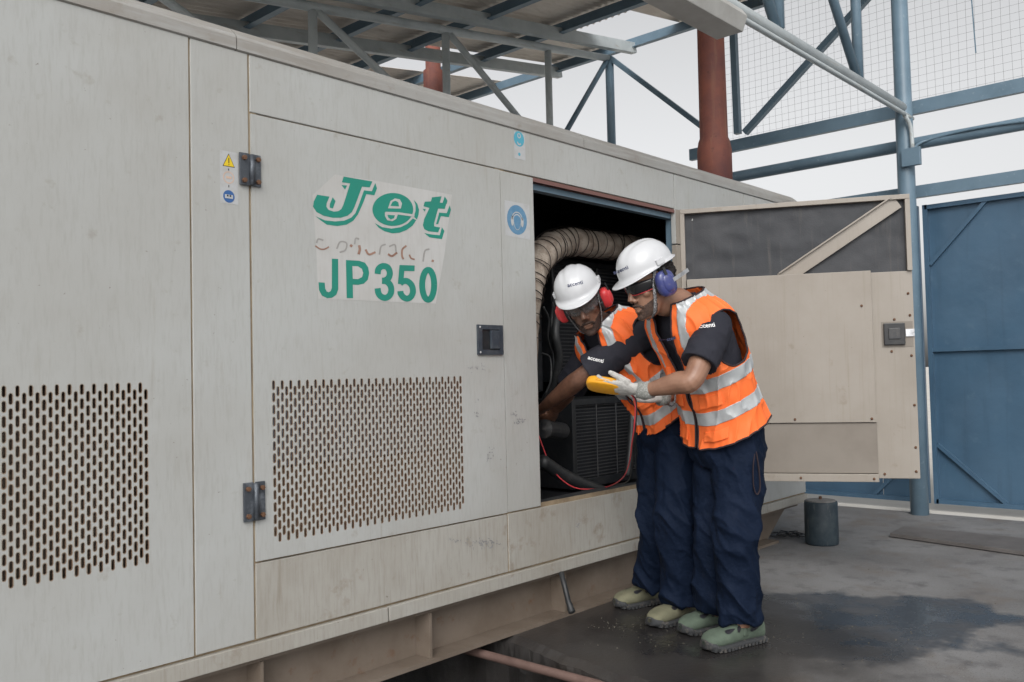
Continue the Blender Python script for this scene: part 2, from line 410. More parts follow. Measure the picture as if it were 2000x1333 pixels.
def fuse(name, mb, mats, parent, voxel=0.008, smooth=6, fn=None, post=2):
    """closed overlapping shells -> one continuous skin"""
    me = mb.mesh(name)
    t = bpy.data.objects.new('tmp', me); COL.objects.link(t)
    r = t.modifiers.new('r', 'REMESH'); r.mode = 'VOXEL'; r.voxel_size = voxel; r.use_smooth_shade = True
    if smooth:
        s = t.modifiers.new('s', 'SMOOTH'); s.factor = 0.5; s.iterations = smooth
    dg = bpy.context.evaluated_depsgraph_get()
    ne = bpy.data.meshes.new_from_object(t.evaluated_get(dg))
    bpy.data.objects.remove(t); bpy.data.meshes.remove(me)
    ne.name = name
    if fn:
        nr = [v.normal.copy() for v in ne.vertices]
        for v, n in zip(ne.vertices, nr):
            v.co = v.co + n * fn(v.co, n)
        ne.update()
    ne.materials.clear()
    return link(name, ne, parent, mats if isinstance(mats, tuple) else (mats,), smooth=True)

def bvh_of(o):
    me = o.data
    return BVHTree.FromPolygons([v.co for v in me.vertices], [tuple(p.vertices) for p in me.polygons])

def text_mesh(body, size, bold=0.0):
    c = bpy.data.curves.new('t', 'FONT')
    c.body = body; c.size = size; c.align_x = 'CENTER'; c.align_y = 'CENTER'; c.offset = bold
    o = bpy.data.objects.new('t', c); COL.objects.link(o)
    dg = bpy.context.evaluated_depsgraph_get()
    me = bpy.data.meshes.new_from_object(o.evaluated_get(dg))
    bpy.data.objects.remove(o)
    bm = bmesh.new(); bm.from_mesh(me)
    bmesh.ops.triangulate(bm, faces=bm.faces)
    bmesh.ops.subdivide_edges(bm, edges=[e for e in bm.edges if e.calc_length() > size * 0.25], cuts=1)
    bmesh.ops.triangulate(bm, faces=bm.faces)
    bm.to_mesh(me); bm.free()
    return me

def print_text(name, body, size, c, right, up, targets, mat_, parent, bold=0.0, eps=0.0012):
    """flat print laid on the surface under it"""
    me = text_mesh(body, size, bold)
    right = right.normalized(); up = (up - right * up.dot(right)).normalized()
    nrm = right.cross(up)
    bv = [bvh_of(t) for t in targets]
    for v in me.vertices:
        p = c + right * v.co.x + up * v.co.y
        best = None
        for b in bv:
            h = b.ray_cast(p + nrm * 0.12, -nrm, 0.3)
            if h[0] is not None and (best is None or h[3] < best): best = h[3]
        v.co = p + nrm * (0.12 - best + eps) if best is not None else p
    me.materials.clear()
    return link(name, me, parent, (mat_,))

# ================================================================== SETTING
ground = MB()
for x0, y0, x1, y1 in ((7.35, -400, 400, 400), (-400, -400, -9, 400), (-9, 9, 7.35, 400), (-9, -400, 7.35, -14)):
    ground.add([(x0, y0, -0.02), (x1, y0, -0.02), (x1, y1, -0.02), (x0, y1, -0.02)], [(0, 1, 2, 3)])
struct(build('ground', ground, 'outground'))

def slab(name, edge, far_x, m, flip=1):
    """edge: (x, y) list along the trench; slab reaches from there to far_x"""
    mb = MB()
    E = []
    for (xa, ya), (xb, yb) in zip(edge, edge[1:]):
        n = max(1, int(abs(yb - ya) / 0.035))
        E += [(xa + (xb - xa) * k / n, ya + (yb - ya) * k / n) for k in range(n)]
    E.append(edge[-1])
    rows = []
    for x, y in E:
        j = noise.noise((x * 5, y * 7, 3.1)) * 0.035 + noise.noise((x, y * 31, 1.1)) * 0.012
        k = noise.noise((x * 5, y * 9, 8.1)) * 0.03
        ch = max(0, noise.noise((1.7, y * 4.3, 5.5))) * 0.09
        rows.append([(far_x, y, 0), (x + flip * (0.06 + ch) + j, y, 0), (x + flip * 0.012 + j, y, -0.02 - ch * 0.4), (x + k * 0.6, y, -0.10 - abs(k)), (x + k, y, -0.30), (x + k, y, -0.7)])
    W_ = 6
    vs = [p for r in rows for p in r]
    fs = [(i * W_ + k, i * W_ + k + 1, (i + 1) * W_ + k + 1, (i + 1) * W_ + k) for i in range(len(rows) - 1) for k in range(W_ - 1)]
    mb.add(vs, fs)
    return struct(build(name, mb, m))
slab('concrete_floor', [(2.87, 9), (2.87, 0.3), (2.90, 0.0), (2.75, -0.70), (2.60, -1.4), (2.55, -14)], 7.35, 'floor', 1)
slab('concrete_floor', [(2.22, 9), (2.22, 0.1), (2.24, -0.15), (2.20, -14)], -9, 'floor', -1)
tb = MB().add([(1.9, -14, -0.55), (3.2, -14, -0.55), (3.2, 9, -0.55), (1.9, 9, -0.55)], [(0, 1, 2, 3)])
struct(build('trench_floor', tb, 'trench'))
rp = MB().tube([(3.02, 0.9, -0.16), (3.02, 0.35, -0.155), (3.015, -0.36, -0.15), (3.0, -1.3, -0.145)], 0.021, 14)
rp2 = MB()
a0 = on(2, -0.045, 920, 1272); a1 = on(2, -0.045, 1150, 1333)
dd = (a1 - a0)
rp2.tube([a0 - dd * 1.2, a0, a1, a1 + dd * 1.5], 0.019, 14)
tag(build('rusty_pipe', rp2, mat('rusty_rod', (0.15, 0.095, 0.08), 0.75, var=(12, (0.10, 0.06, 0.05), 0.4, 0.7), bump=(60, 0.4)), smooth=True), 'thin rusty pipe lying in the dark trench below the concrete edge', 'pipe')

# ================================================================== GENERATOR
gen = thing('generator', (3.0, 0.8, 0.0), 'huge cream white enclosed generator with green lettering on its door', 'generator')
XL, XR = -1.2, 6.04
ZB, ZS, ZT, ZD0, ZD1 = 0.218, 0.283, 2.312, 0.546, 2.103
G = 0.0036
def panel(x0, x1, z0, z1, y0=0.0, th=0.03, m='paint', name='panel', bev=0.003):
    return build(name, MB().box((x0 + G, y0, z0 + G), (x1 - G, y0 + th, z1 - G)), m, gen, bevel=bev)
XV, XDL, XDR, XOL, XOR, XH = 1.428, 1.648, 2.925, 3.16, 4.44, 4.41

def perforated(name, x0, x1, z0, z1, hx0, cols, pitch, hz1, rows, pz, y0=0.0, th=0.03, parent=None, sw=0.0094, sh=0.031):
    """sheet with staggered rows of real slots; material 0 paint, 1 rim, 2 cut edge"""
    mb = MB()
    hz0 = hz1 - (rows + 0.5) * pz
    hx1 = hx0 + cols * pitch
    Q = lambda a, b, c, d: mb.add([(a, y0, c), (b, y0, c), (b, y0, d), (a, y0, d)], [(0, 1, 2, 3)])
    Q(x0, hx0, z0, z1); Q(hx1, x1, z0, z1); Q(hx0, hx1, z0, hz0); Q(hx0, hx1, hz1, z1)
    K = 4
    prof = []
    for k in range(K + 1): a = math.pi * k / K; prof.append((math.cos(a), math.sin(a), 1))
    for k in range(K + 1): a = math.pi + math.pi * k / K; prof.append((math.cos(a), math.sin(a), -1))
    n = len(prof)
    def slot(cx, cz, r, h):
        return [(cx + c * r, cz + s * r + sg * (h / 2 - r)) for c, s, sg in prof]
    for i in range(cols):
        cx = hx0 + (i + 0.5) * pitch
        off = pz / 2 if i % 2 else 0.0
        if off: Q(cx - pitch / 2, cx + pitch / 2, hz1 - off, hz1)
        else: Q(cx - pitch / 2, cx + pitch / 2, hz0, hz0 + pz / 2)
        for j in range(rows):
            cz = hz1 - off - (j + 0.5) * pz
            A = slot(cx, cz, sw / 2, sh)
            B = slot(cx, cz, sw / 2 + 0.0016 + 0.0012 * random.random(), sh + 0.004 + 0.002 * random.random())
            C = [(cx - pitch / 2 if x < cx - 1e-6 else (cx + pitch / 2 if x > cx + 1e-6 else cx), max(cz - pz / 2, min(cz + pz / 2, z))) for x, z in B]
            C = []
            for (x, z), (c, s, sg) in zip(B, prof):
                if abs(c) < 0.75: C.append((cx + (pitch / 2) * (c / 0.7072 if abs(c) < 0.7072 else math.copysign(1, c)), cz + sg * pz / 2))
                else: C.append((cx + math.copysign(pitch / 2, c), z))
            o = len(mb.v)
            mb.v += [(x, y0, z) for x, z in C] + [(x, y0, z) for x, z in B] + [(x, y0, z) for x, z in A] + [(x, y0 + 0.006, z) for x, z in A]
            for k in range(n):
                k2 = (k + 1) % n
                mb.f += [(o + k, o + k2, o + n + k2, o + n + k), (o + n + k, o + n + k2, o + 2 * n + k2, o + 2 * n + k), (o + 2 * n + k, o + 2 * n + k2, o + 3 * n + k2, o + 3 * n + k)]
                mb.m += [0, 1, 2]
    # edge returns
    for a, b in (((x0, z0), (x1, z0)), ((x1, z0), (x1, z1)), ((x1, z1), (x0, z1)), ((x0, z1), (x0, z0))):
        mb.add([(a[0], y0, a[1]), (b[0], y0, b[1]), (b[0], y0 + th, b[1]), (a[0], y0 + th, a[1])], [(0, 1, 2, 3)])
    return build(name, mb, ('paint', 'rustrim', 'rust'), parent, fix=False)
PX = 0.0176
perforated('vent_panel', XL + G, XV - G, ZS + G, ZT - G, 1.2815 - PX * 60, 60, PX, 1.176, 13, 0.0425, parent=gen)
door = perforated('door', XDL + G + 0.001, XDR - G - 0.001, ZD0 + G, ZD1 - G, 1.7195, 53, PX, 1.172, 13, 0.0425, y0=-0.004, parent=gen)
door['label'] = 'closed perforated door with green lettering'
panel(XV, XDL, ZS, ZT)
panel(XDL, XH, ZD1, ZT)
panel(XDR, XOL, ZD0, ZD1)
panel(XDL, XDR, ZS, ZD0, m='paint_low')
panel(XDR, XH, ZS, ZD0, m='paint_low')
panel(XH, 5.255, 1.9, ZT); panel(5.255, XR, 1.9, ZT)
panel(XH + 0.04, XR, ZS, 1.9)
panel(XL, 2.224, ZB, ZS - 0.002, y0=-0.010, th=0.06, m='paint_low', name='bottom_rail')
panel(2.224, XR, ZB, ZS - 0.002, y0=-0.010, th=0.06, m='paint_low', name='bottom_rail')
# seam backing
sb = MB()
for x in (XV, XDL, XDR): sb.box((x - 0.03, 0.0045, ZS), (x + 0.03, 0.022, ZT))
for (xa, xb, z) in ((XDL, XH, ZD1), (XDL, XDR, ZD0), (XDR, XH, ZD0 - 0.004), (XL, XR, ZS)): sb.box((xa, 0.0105, z - 0.02), (xb, 0.0215, z + 0.02 if z < 2 else z + 0.02))
build('seam_sealant', sb, 'seal', gen)
# roof cap with rounded edge
def cap_piece(x0, x1):
    mb = MB()
    prof = [(0.0, ZT - 0.003), (-0.007, ZT + 0.001), (-0.007, ZT + 0.040), (-0.002, ZT + 0.052), (0.030, ZT + 0.080), (0.044, ZT + 0.088), (0.12, ZT + 0.098), (1.5, ZT + 0.12), (1.5, ZT), (0.2, ZT - 0.003)]
    n = len(prof); S = max(2, int((x1 - x0) / 0.12))
    vs = []
    for k in range(S + 1):
        x = x0 + (x1 - x0) * k / S
        for i, (y, z) in enumerate(prof):
            d = noise.noise((x * 2.3, i * 0.4, 0)) * 0.004 if 1 < i < 7 else 0
            vs.append((x, y + d, z + d))
    fs = [(k * n + i, k * n + (i + 1) % n, (k + 1) * n + (i + 1) % n, (k + 1) * n + i) for k in range(S) for i in range(n)]
    fs += [tuple(range(n)), tuple(S * n + i for i in range(n))]
    mb.add(vs, fs)
    o = build('roof_cap', mb, 'cap', gen)
    for p in o.data.polygons: p.use_smooth = False
for x0, x1 in ((XL, 1.597), (1.601, 3.55), (3.554, 6.05)): cap_piece(x0, x1)
# back, end, interior
build('rear_panel', MB().box((XL, 1.47, ZB), (XR, 1.5, ZT)), 'paint', gen)
build('end_panel', MB().box((XR - 0.03, 0.032, ZS), (XR, 1.468, ZT)), 'paint', gen)
build('end_panel', MB().box((XL, 0.032, ZS), (XL + 0.03, 1.468, ZT)), 'paint', gen)
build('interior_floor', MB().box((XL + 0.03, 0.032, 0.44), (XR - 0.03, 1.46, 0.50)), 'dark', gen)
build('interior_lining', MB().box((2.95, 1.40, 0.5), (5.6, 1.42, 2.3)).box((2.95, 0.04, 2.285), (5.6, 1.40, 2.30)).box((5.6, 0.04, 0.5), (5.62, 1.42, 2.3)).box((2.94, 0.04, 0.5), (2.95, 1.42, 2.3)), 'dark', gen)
build('baffle_board', MB().box((1.66, 0.035, 0.86), (2.72, 0.05, 1.25)), 'baffle_grey', gen)
build('baffle_board', MB().box((1.66, 0.030, 0.56), (2.72, 0.045, 0.853)), 'baffle_brown', gen)
build('baffle_board', MB().box((0.2, 0.11, 0.56), (1.40, 0.13, 1.25)), 'base', gen)
# opening lips
lip = MB().box((XOL, 0.032, ZD1 - 0.05), (XOR, 0.075, ZD1 - 0.022)).box((XOR - 0.012, 0.032, ZD0), (XOR + 0.025, 0.075, ZD1))
build('door_seal', lip, 'steelblue', gen)
build('door_seal', MB().box((XOL, 0.004, ZD1 - 0.02), (XOR, 0.045, ZD1 - 0.001)), mat('red_oxide_lip', (0.17, 0.085, 0.075), 0.7), gen)
build('opening_sill', MB().box((XOL, 0.032, ZD0 - 0.03), (XOR, 0.10, ZD0 - 0.002)).tube([(XOL, 0.05, ZD0 + 0.006), (3.6, 0.055, ZD0 + 0.012), (4.0, 0.05, ZD0 + 0.005), (XOR, 0.05, ZD0 + 0.008)], 0.016, 10), 'rubber', gen)
build('hinge_post', MB().box((XH + 0.004, -0.004, ZD0), (XH + 0.06, 0.03, 1.897)).box((XH + 0.004, -0.004, 1.903), (XH + 0.06, -0.001, ZD1)), 'cream', gen, bevel=0.002)
# base I-beam
bs = MB().box((XL, 0.10, 0.0), (XR - 0.45, 0.115, ZB)).box((XL, 0.0, 0.0), (XR - 0.45, 0.22, 0.016)).box((XL, 0.02, ZB - 0.016), (XR - 0.1, 0.22, ZB))
base = build('base_beam', bs, 'base', gen)
pl = MB().prism([Vector((XR - 0.45, 0.10, 0.0)), Vector((XR - 0.42, 0.10, 0.0)), Vector((XR - 0.10, 0.10, ZB - 0.017)), Vector((XR - 0.45, 0.10, ZB - 0.017))], Vector((0, 0.015, 0)))
build('skid_nose', pl, 'base', gen)
for x in (0.2, 0.9, 1.678, 2.46, 3.335, 4.1):
    build('stiffener', MB().box((x - 0.006, 0.012, 0.017), (x + 0.006, 0.099, ZB - 0.017)), 'base', gen)
build('drain_hose', MB().tube([at(1096, 1118, 4.16), at(1104, 1150, 4.13), at(1110, 1175, 4.10), at(1117, 1196, 4.06)], [0.013, 0.013, 0.013, 0.017], 12), 'rubber', gen, smooth=True)

# hinges with bolts
bolt_me = MB().tube([(0, 0.0, 0), (0, -0.010, 0)], 0.0085, 6, cap=0.1).mesh('bolt'); bolt_me.materials.append(M['rust'])
def hinge(x, z0, z1):
    mb = MB()
    zc = (z0 + z1) / 2; h = z1 - z0
    for sx, wd in ((-1, 0.042), (1, 0.040)):
        xa, xb = sorted((x + sx * 0.004, x + sx * wd))
        mb.box((xa, -0.012, z0), (xb, -0.0045, z1))
    hg = build('hinge', mb, 'hinge', gen, bevel=0.002)
    link('knuckle', MB().tube([(x + 0.003, -0.016, z0 + 0.004), (x + 0.003, -0.016, z1 - 0.004)], 0.0095, 12, cap=0.1).mesh('knuckle'), hg, ('hinge',), True)
    for sx in (-0.027, 0.027):
        for dz in (-0.36, 0.34):
            link('bolt', bolt_me, hg, loc=(x + sx, -0.012, zc + dz * h))
hinge(1.645, 1.843, 1.955)
hinge(1.645, 0.690, 0.822)
# latch
lt = MB()
lx0, lx1, lz0, lz1 = 2.748, 2.908, 1.258, 1.390
for b in (((lx0, lz0), (lx1, lz0 + 0.022)), ((lx0, lz1 - 0.020), (lx1, lz1)), ((lx0, lz0 + 0.022), (lx0 + 0.026, lz1 - 0.020)), ((lx1 - 0.024, lz0 + 0.022), (lx1, lz1 - 0.020))):
    lt.box((b[0][0], -0.014, b[0][1]), (b[1][0], -0.002, b[1][1]))
latch = build('latch', lt, 'plastic', gen)
build('latch_cup', MB().box((lx0 + 0.02, -0.0062, lz0 + 0.02), (lx1 - 0.02, -0.005, lz1 - 0.018)), 'black', latch)
build('latch_paddle', MB().box((2.826, -0.021, lz0 + 0.026), (2.878, -0.0075, lz1 - 0.024)), 'plastic', latch, bevel=0.003)
for z in (lz0 + 0.011, lz1 - 0.010): build('screw', MB().ball((lx0 + 0.013, -0.014, z), 0.005, 0.002, 0.005), 'white', latch, smooth=True)

# ---- lettering and stickers (flat print on the sheet metal)
def zoompts(pts, x0, y0, s, y=-0.004): return [face(x0 + a / s, y0 + b / s, y) for a, b in pts]
def smoothpoly(P, it=2):
    for _ in range(it):
        Q = []
        for a, b in zip(P, P[1:] + P[:1]):
            Q += [(a[0] * .75 + b[0] * .25, a[1] * .75 + b[1] * .25), (a[0] * .25 + b[0] * .75, a[1] * .25 + b[1] * .75)]
        P = Q
    return P
def stroke(P, wd, closed=False):
    out = []
    n = len(P)
    for i in range(n):
        a = P[(i - 1) % n] if closed or i else P[0]
        b = P[(i + 1) % n] if closed or i < n - 1 else P[-1]
        dx, dy = b[0] - a[0], b[1] - a[1]
        L = math.hypot(dx, dy) or 1
        out.append((P[i], (-dy / L * wd / 2, dx / L * wd / 2)))
    return out
def decal(name, polys, m, y, parent, zx=580, zy=320, zs=4.444):
    """each printed piece is its own flat part"""
    from mathutils.geometry import tessellate_polygon
    for ip, P in enumerate(polys):
        mb = MB()
        y -= 0.00006 if ip else 0.0
        if P and isinstance(P[0][0], tuple):     # a stroke
            q = [((p[0] + o[0], p[1] + o[1]), (p[0] - o[0], p[1] - o[1])) for p, o in P]
            pts = zoompts([a for ab in q for a in ab], zx, zy, zs, y)
            mb.add(pts, [(2 * k, 2 * k + 1, 2 * k + 3, 2 * k + 2) for k in range(len(q) - 1)])
        else:
            V = zoompts(P, zx, zy, zs, y)
            mb.add(V, [tuple(t) for t in tessellate_polygon([V])])
        me = mb.mesh(name)
        bm = bmesh.new(); bm.from_mesh(me)
        for f in bm.faces:
            f.normal_update()
            if f.normal.y > 0: f.normal_flip()
        bm.to_mesh(me); bm.free()
        o = link(name, me, parent, (m,))
    return o
YD = -0.004
sheet = decal('decal_sheet', [[(135, 275), (330, 95), (690, 150), (1345, 270), (1285, 760), (1205, 1215), (700, 1195), (185, 1172), (165, 700)]], 'sheet', YD - 0.0006, door)
J = [(405, 112), (655, 155), (632, 207), (565, 200), (530, 295), (500, 375), (478, 420), (440, 452), (380, 470), (310, 470), (230, 452), (170, 420), (140, 375), (145, 330), (175, 270), (282, 287), (258, 345), (256, 375), (275, 402), (320, 417), (360, 412), (385, 395), (402, 360), (462, 172), (390, 162)]
Jsh = [[(386, 186), (436, 190), (418, 226)], [(310, 292), (335, 325), (312, 390), (284, 382), (286, 350)], [(680, 168), (695, 215), (672, 275), (602, 265), (575, 340), (530, 440), (490, 495), (430, 530), (350, 542), (260, 530), (205, 492), (160, 455), (240, 492), (330, 502), (410, 495), (470, 470), (508, 430), (540, 350), (582, 232), (650, 240)]]
Em = [(833 + 178 * math.cos(a) * (1 if math.cos(a) < 0 else 0.99), 398 + 143 * math.sin(a)) for a in [2 * math.pi * k / 44 for k in range(44)]]
Esh = [[(1015, 315), (1045, 350), (1060, 400), (1055, 445), (1042, 485), (1014, 460), (1030, 410), (1030, 360)], [(1035, 490), (1005, 537), (950, 577), (890, 600), (830, 606), (760, 587), (710, 556), (675, 515), (740, 552), (820, 564), (900, 552), (960, 522), (1006, 476)]]
T = [(1255, 283), (1240, 338), (1297, 345), (1283, 393), (1225, 390), (1190, 520), (1192, 545), (1243, 555), (1225, 597), (1140, 587), (1105, 568), (1093, 535), (1105, 480), (1150, 385), (1098, 370), (1110, 330), (1163, 328), (1172, 293)]
Tsh = [[(1283, 285), (1307, 322), (1300, 350), (1264, 340)], [(1325, 362), (1337, 400), (1318, 465), (1250, 455), (1225, 525), (1208, 525), (1235, 425), (1300, 430)], [(1258, 553), (1280, 585), (1258, 655), (1150, 640), (1105, 602), (1160, 614), (1240, 622)], [(1092, 392), (1118, 395), (1108, 417)]]
decal('letter', [J, T], 'green', YD - 0.0012, door)
decal('letter_shadow', Jsh + Esh + Tsh, 'green', YD - 0.0010, door)
decal('letter', [Em], 'green', YD - 0.0012, door)
decal('letter_gap', [[(790, 388), (812, 325), (850, 302), (893, 310), (912, 345), (902, 390)], stroke([(768, 428), (880, 432), (1020, 452)], 20), [(763, 424), (878, 436), (862, 480), (828, 500), (785, 492), (764, 455)]], 'sheet', YD - 0.0018, door)
decal('letter', [[(812, 366), (830, 330), (856, 323), (880, 336), (886, 372)], [(785, 444), (850, 449), (842, 474), (815, 484), (793, 468)]], 'green', YD - 0.0024, door)
P_ = [(425, 837), (540, 843), (590, 860), (618, 900), (627, 950), (615, 1008), (580, 1042), (530, 1053), (485, 1050), (487, 1168), (432, 1167)]
Jn = [(303, 825), (358, 828), (359, 1090), (342, 1138), (305, 1164), (262, 1168), (217, 1146), (192, 1100), (187, 1030), (241, 1033), (245, 1083), (258, 1110), (275, 1117), (294, 1105), (303, 1078)]
S3 = smoothpoly([(0, 0)], 0)
def spline(P, res=6): return [tuple(r) for r in catmull(np.array(P, float), res)]
three_a = stroke(spline([(700, 958), (708, 915), (742, 890), (785, 900), (806, 945), (795, 992), (762, 1014), (738, 1016)]), 53)
three_b = stroke(spline([(738, 1018), (775, 1022), (808, 1052), (819, 1098), (805, 1143), (768, 1165), (728, 1152), (706, 1120), (700, 1082)]), 53)
five_a = stroke([(1021, 909), (890, 905)], 50)
five_b = stroke([(913, 884), (899, 1046)], 46)
five_c = stroke(spline([(896, 1040), (925, 1020), (960, 1022), (995, 1055), (1007, 1108), (992, 1152), (957, 1172), (922, 1158), (901, 1128), (898, 1106)]), 52)
zero = stroke([(1139 + 52 * math.cos(a), 1052 + 130 * math.sin(a)) for a in [2 * math.pi * k / 40 for k in range(41)]], 52, False)
decal('letter', [P_, Jn, three_a, five_a, zero], 'green', YD - 0.0012, door)
decal('letter', [three_b, five_c], 'green', YD - 0.0014, door)
decal('letter', [five_b], 'green', YD - 0.0016, door)
decal('letter_gap', [[(481, 889), (530, 892), (564, 914), (575, 950), (565, 985), (530, 1003), (485, 1000)]], 'sheet', YD - 0.0018, door)
decal('peeled_letter', [stroke(spline(q), wd) for q, wd in (([(160, 713), (200, 740), (240, 742), (278, 722)], 13), ([(540, 708), (545, 745), (535, 788)], 22), ([(595, 745), (625, 788), (682, 768)], 18), ([(790, 785), (825, 802), (870, 772)], 18), ([(950, 712), (915, 745), (912, 800), (925, 830)], 16), ([(975, 790), (990, 820), (1022, 832)], 14), ([(462, 705), (480, 720)], 22), ([(1170, 840), (1188, 848)], 18))], 'peel', YD - 0.0014, door)
decal('peeled_letter', [stroke(spline(q), 14) for q in ([(345, 740), (375, 680), (430, 690), (420, 750), (370, 770)], [(500, 700), (510, 650), (540, 655)], [(715, 790), (730, 720), (770, 700)], [(800, 720), (850, 705), (860, 770)], [(1095, 850), (1110, 760), (1150, 740)], [(170, 690), (185, 655), (230, 665)])], 'ghost', YD - 0.0012, door)

def sticker(name, x0, x1, z0, z1, m='white', y=0.0, skew=0.0):
    return build(name, MB().add([(x0, y - 0.0008, z0 - skew), (x1, y - 0.0008, z0), (x1, y - 0.0008, z1), (x0, y - 0.0008, z1 + 0)], [(0, 1, 2, 3)]), m, gen, fix=False)
def disc(cx, cz, r, y, rin=0.0, n=28):
    mb = MB()
    if rin:
        mb.add([(cx + q * math.cos(a), y, cz + q * math.sin(a)) for q in (r, rin) for a in [2 * math.pi * k / n for k in range(n)]], [(k, (k + 1) % n, n + (k + 1) % n, n + k) for k in range(n)])
    else: mb.add([(cx + r * math.cos(a), y, cz + r * math.sin(a)) for a in [2 * math.pi * k / n for k in range(n)]], [tuple(range(n))])
    return mb
st = sticker('warning_sticker', 1.534, 1.602, 1.772, 1.952)
build('warning_triangle', MB().add([(1.544, -0.0012, 1.899), (1.590, -0.0012, 1.899), (1.567, -0.0012, 1.945)], [(0, 1, 2)]), 'ink', st, fix=False)
build('warning_triangle', MB().add([(1.547, -0.0016, 1.901), (1.587, -0.0016, 1.901), (1.567, -0.0016, 1.941)], [(0, 1, 2)]), 'yellow', st, fix=False)
build('exclamation_mark', MB().box((1.5655, -0.0021, 1.911), (1.5685, -0.0018, 1.930)).box((1.5655, -0.0021, 1.9045), (1.5685, -0.0018, 1.9075)), 'ink', st)
build('prohibition_ring', disc(1.566, 1.862, 0.021, -0.0014, 0.0175).box((1.556, -0.0015, 1.858), (1.577, -0.0013, 1.866)), 'fadered', st, fix=False)
build('mandatory_disc', disc(1.566, 1.797, 0.0215, -0.0014), 'blue', st, fix=False)
build('manual_symbol', MB().box((1.551, -0.0021, 1.790), (1.581, -0.0018, 1.803)), 'white', st)
build('manual_symbol', MB().box((1.558, -0.0026, 1.796), (1.564, -0.0023, 1.802)).box((1.568, -0.0026, 1.796), (1.574, -0.0023, 1.802)), 'ink', st)
build('dot', MB().box((1.5645, -0.0016, 1.828), (1.5675, -0.0013, 1.836)).box((1.5645, -0.0016, 1.886), (1.5675, -0.0013, 1.893)), 'ink', st)
st = sticker('ear_protection_sticker', 2.953, 3.124, 1.800, 1.966, skew=-0.004)
build('mandatory_disc', disc(3.035, 1.884, 0.069, -0.0014), 'fadeblue', st, fix=False)
hd = MB().add([(3.035 + 0.030 * math.cos(a) * (1 if math.sin(a) > -0.2 else 0.85), -0.0019, 1.878 + (0.042 if math.sin(a) < 0 else 0.034) * math.sin(a)) for a in [2 * math.pi * k / 28 for k in range(28)]], [tuple(range(28))])
build('head_symbol', hd, 'white', st, fix=False)
hd = MB().add([(3.035 + 0.027 * math.cos(a) * (1 if math.sin(a) > -0.2 else 0.85), -0.0023, 1.878 + (0.039 if math.sin(a) < 0 else 0.028) * math.sin(a)) for a in [2 * math.pi * k / 28 for k in range(28)]], [tuple(range(28))])
build('head_symbol', hd, 'fadeblue', st, fix=False)
ear = MB()
for sx in (-1, 1): ear.add([(3.035 + sx * 0.034 + 0.010 * math.cos(a), -0.0026, 1.876 + 0.023 * math.sin(a)) for a in [2 * math.pi * k / 16 for k in range(16)]], [tuple(range(16))])
A_ = [math.pi * k / 12 for k in range(13)]
ear.add([(3.035 + q * math.cos(a), -0.0026, 1.884 + q * 1.0 * math.sin(a)) for q in (0.038, 0.033) for a in A_], [(k, k + 1, 13 + k + 1, 13 + k) for k in range(12)])
build('earmuff_symbol', ear, 'white', st, fix=False)
st = sticker('lifting_sticker', 3.028, 3.105, 2.172, 2.300)
build('hook_disc', disc(3.062, 2.268, 0.036, -0.0014), 'cyan', st, fix=False)
build('hook_symbol', disc(3.062, 2.283, 0.0125, -0.0019, 0.007).add(disc(3.062, 2.253, 0.015, -0.0021, 0.008).v, disc(0, 0, 1, 0, 0.5).f[14:26]), 'white', st, fix=False)
build('hook_disc', disc(3.062, 2.196, 0.008, -0.0014), 'cyan', st, fix=False)
# handling smudges: thin films with their own shape
def smudge(px, py, wpx, hpx, n, y=-0.0011):
    mb = MB()
    rs = random.Random(int(px * 7 + py))
    for _ in range(n):
        cx = px + rs.gauss(0, wpx / 2.6); cy = py + rs.gauss(0, hpx / 2.6)
        l = rs.uniform(1, 3.4); a = rs.uniform(-0.5, 0.3) + math.pi / 2 * (rs.random() < 0.7); t = rs.uniform(0.4, 1.2)
        ux, uy = math.cos(a), math.sin(a)
        q = [(cx - ux * l, cy - uy * l), (cx + uy * t, cy - ux * t), (cx + ux * l, cy + uy * l), (cx - uy * t, cy + ux * t)]
        mb.add([face(x, y_, y - 0.00002 * len(mb.f)) for x, y_ in q], [(0, 1, 2, 3)])
    build('smudge', mb, 'smudge', gen, fix=False)['kind'] = 'stuff'
for a in ((940, 1062, 46, 14, 60, -0.0011), (893, 1058, 22, 9, 16, -0.0011), (956, 890, 8, 18, 22, -0.0052), (935, 718, 30, 9, 18, -0.0052), (932, 805, 8, 20, 10, -0.0052), (1015, 823, 16, 7, 22, -0.0011), (1006, 808, 10, 6, 10, -0.0011), (1128, 1028, 4, 9, 7, -0.0011)): smudge(*a)

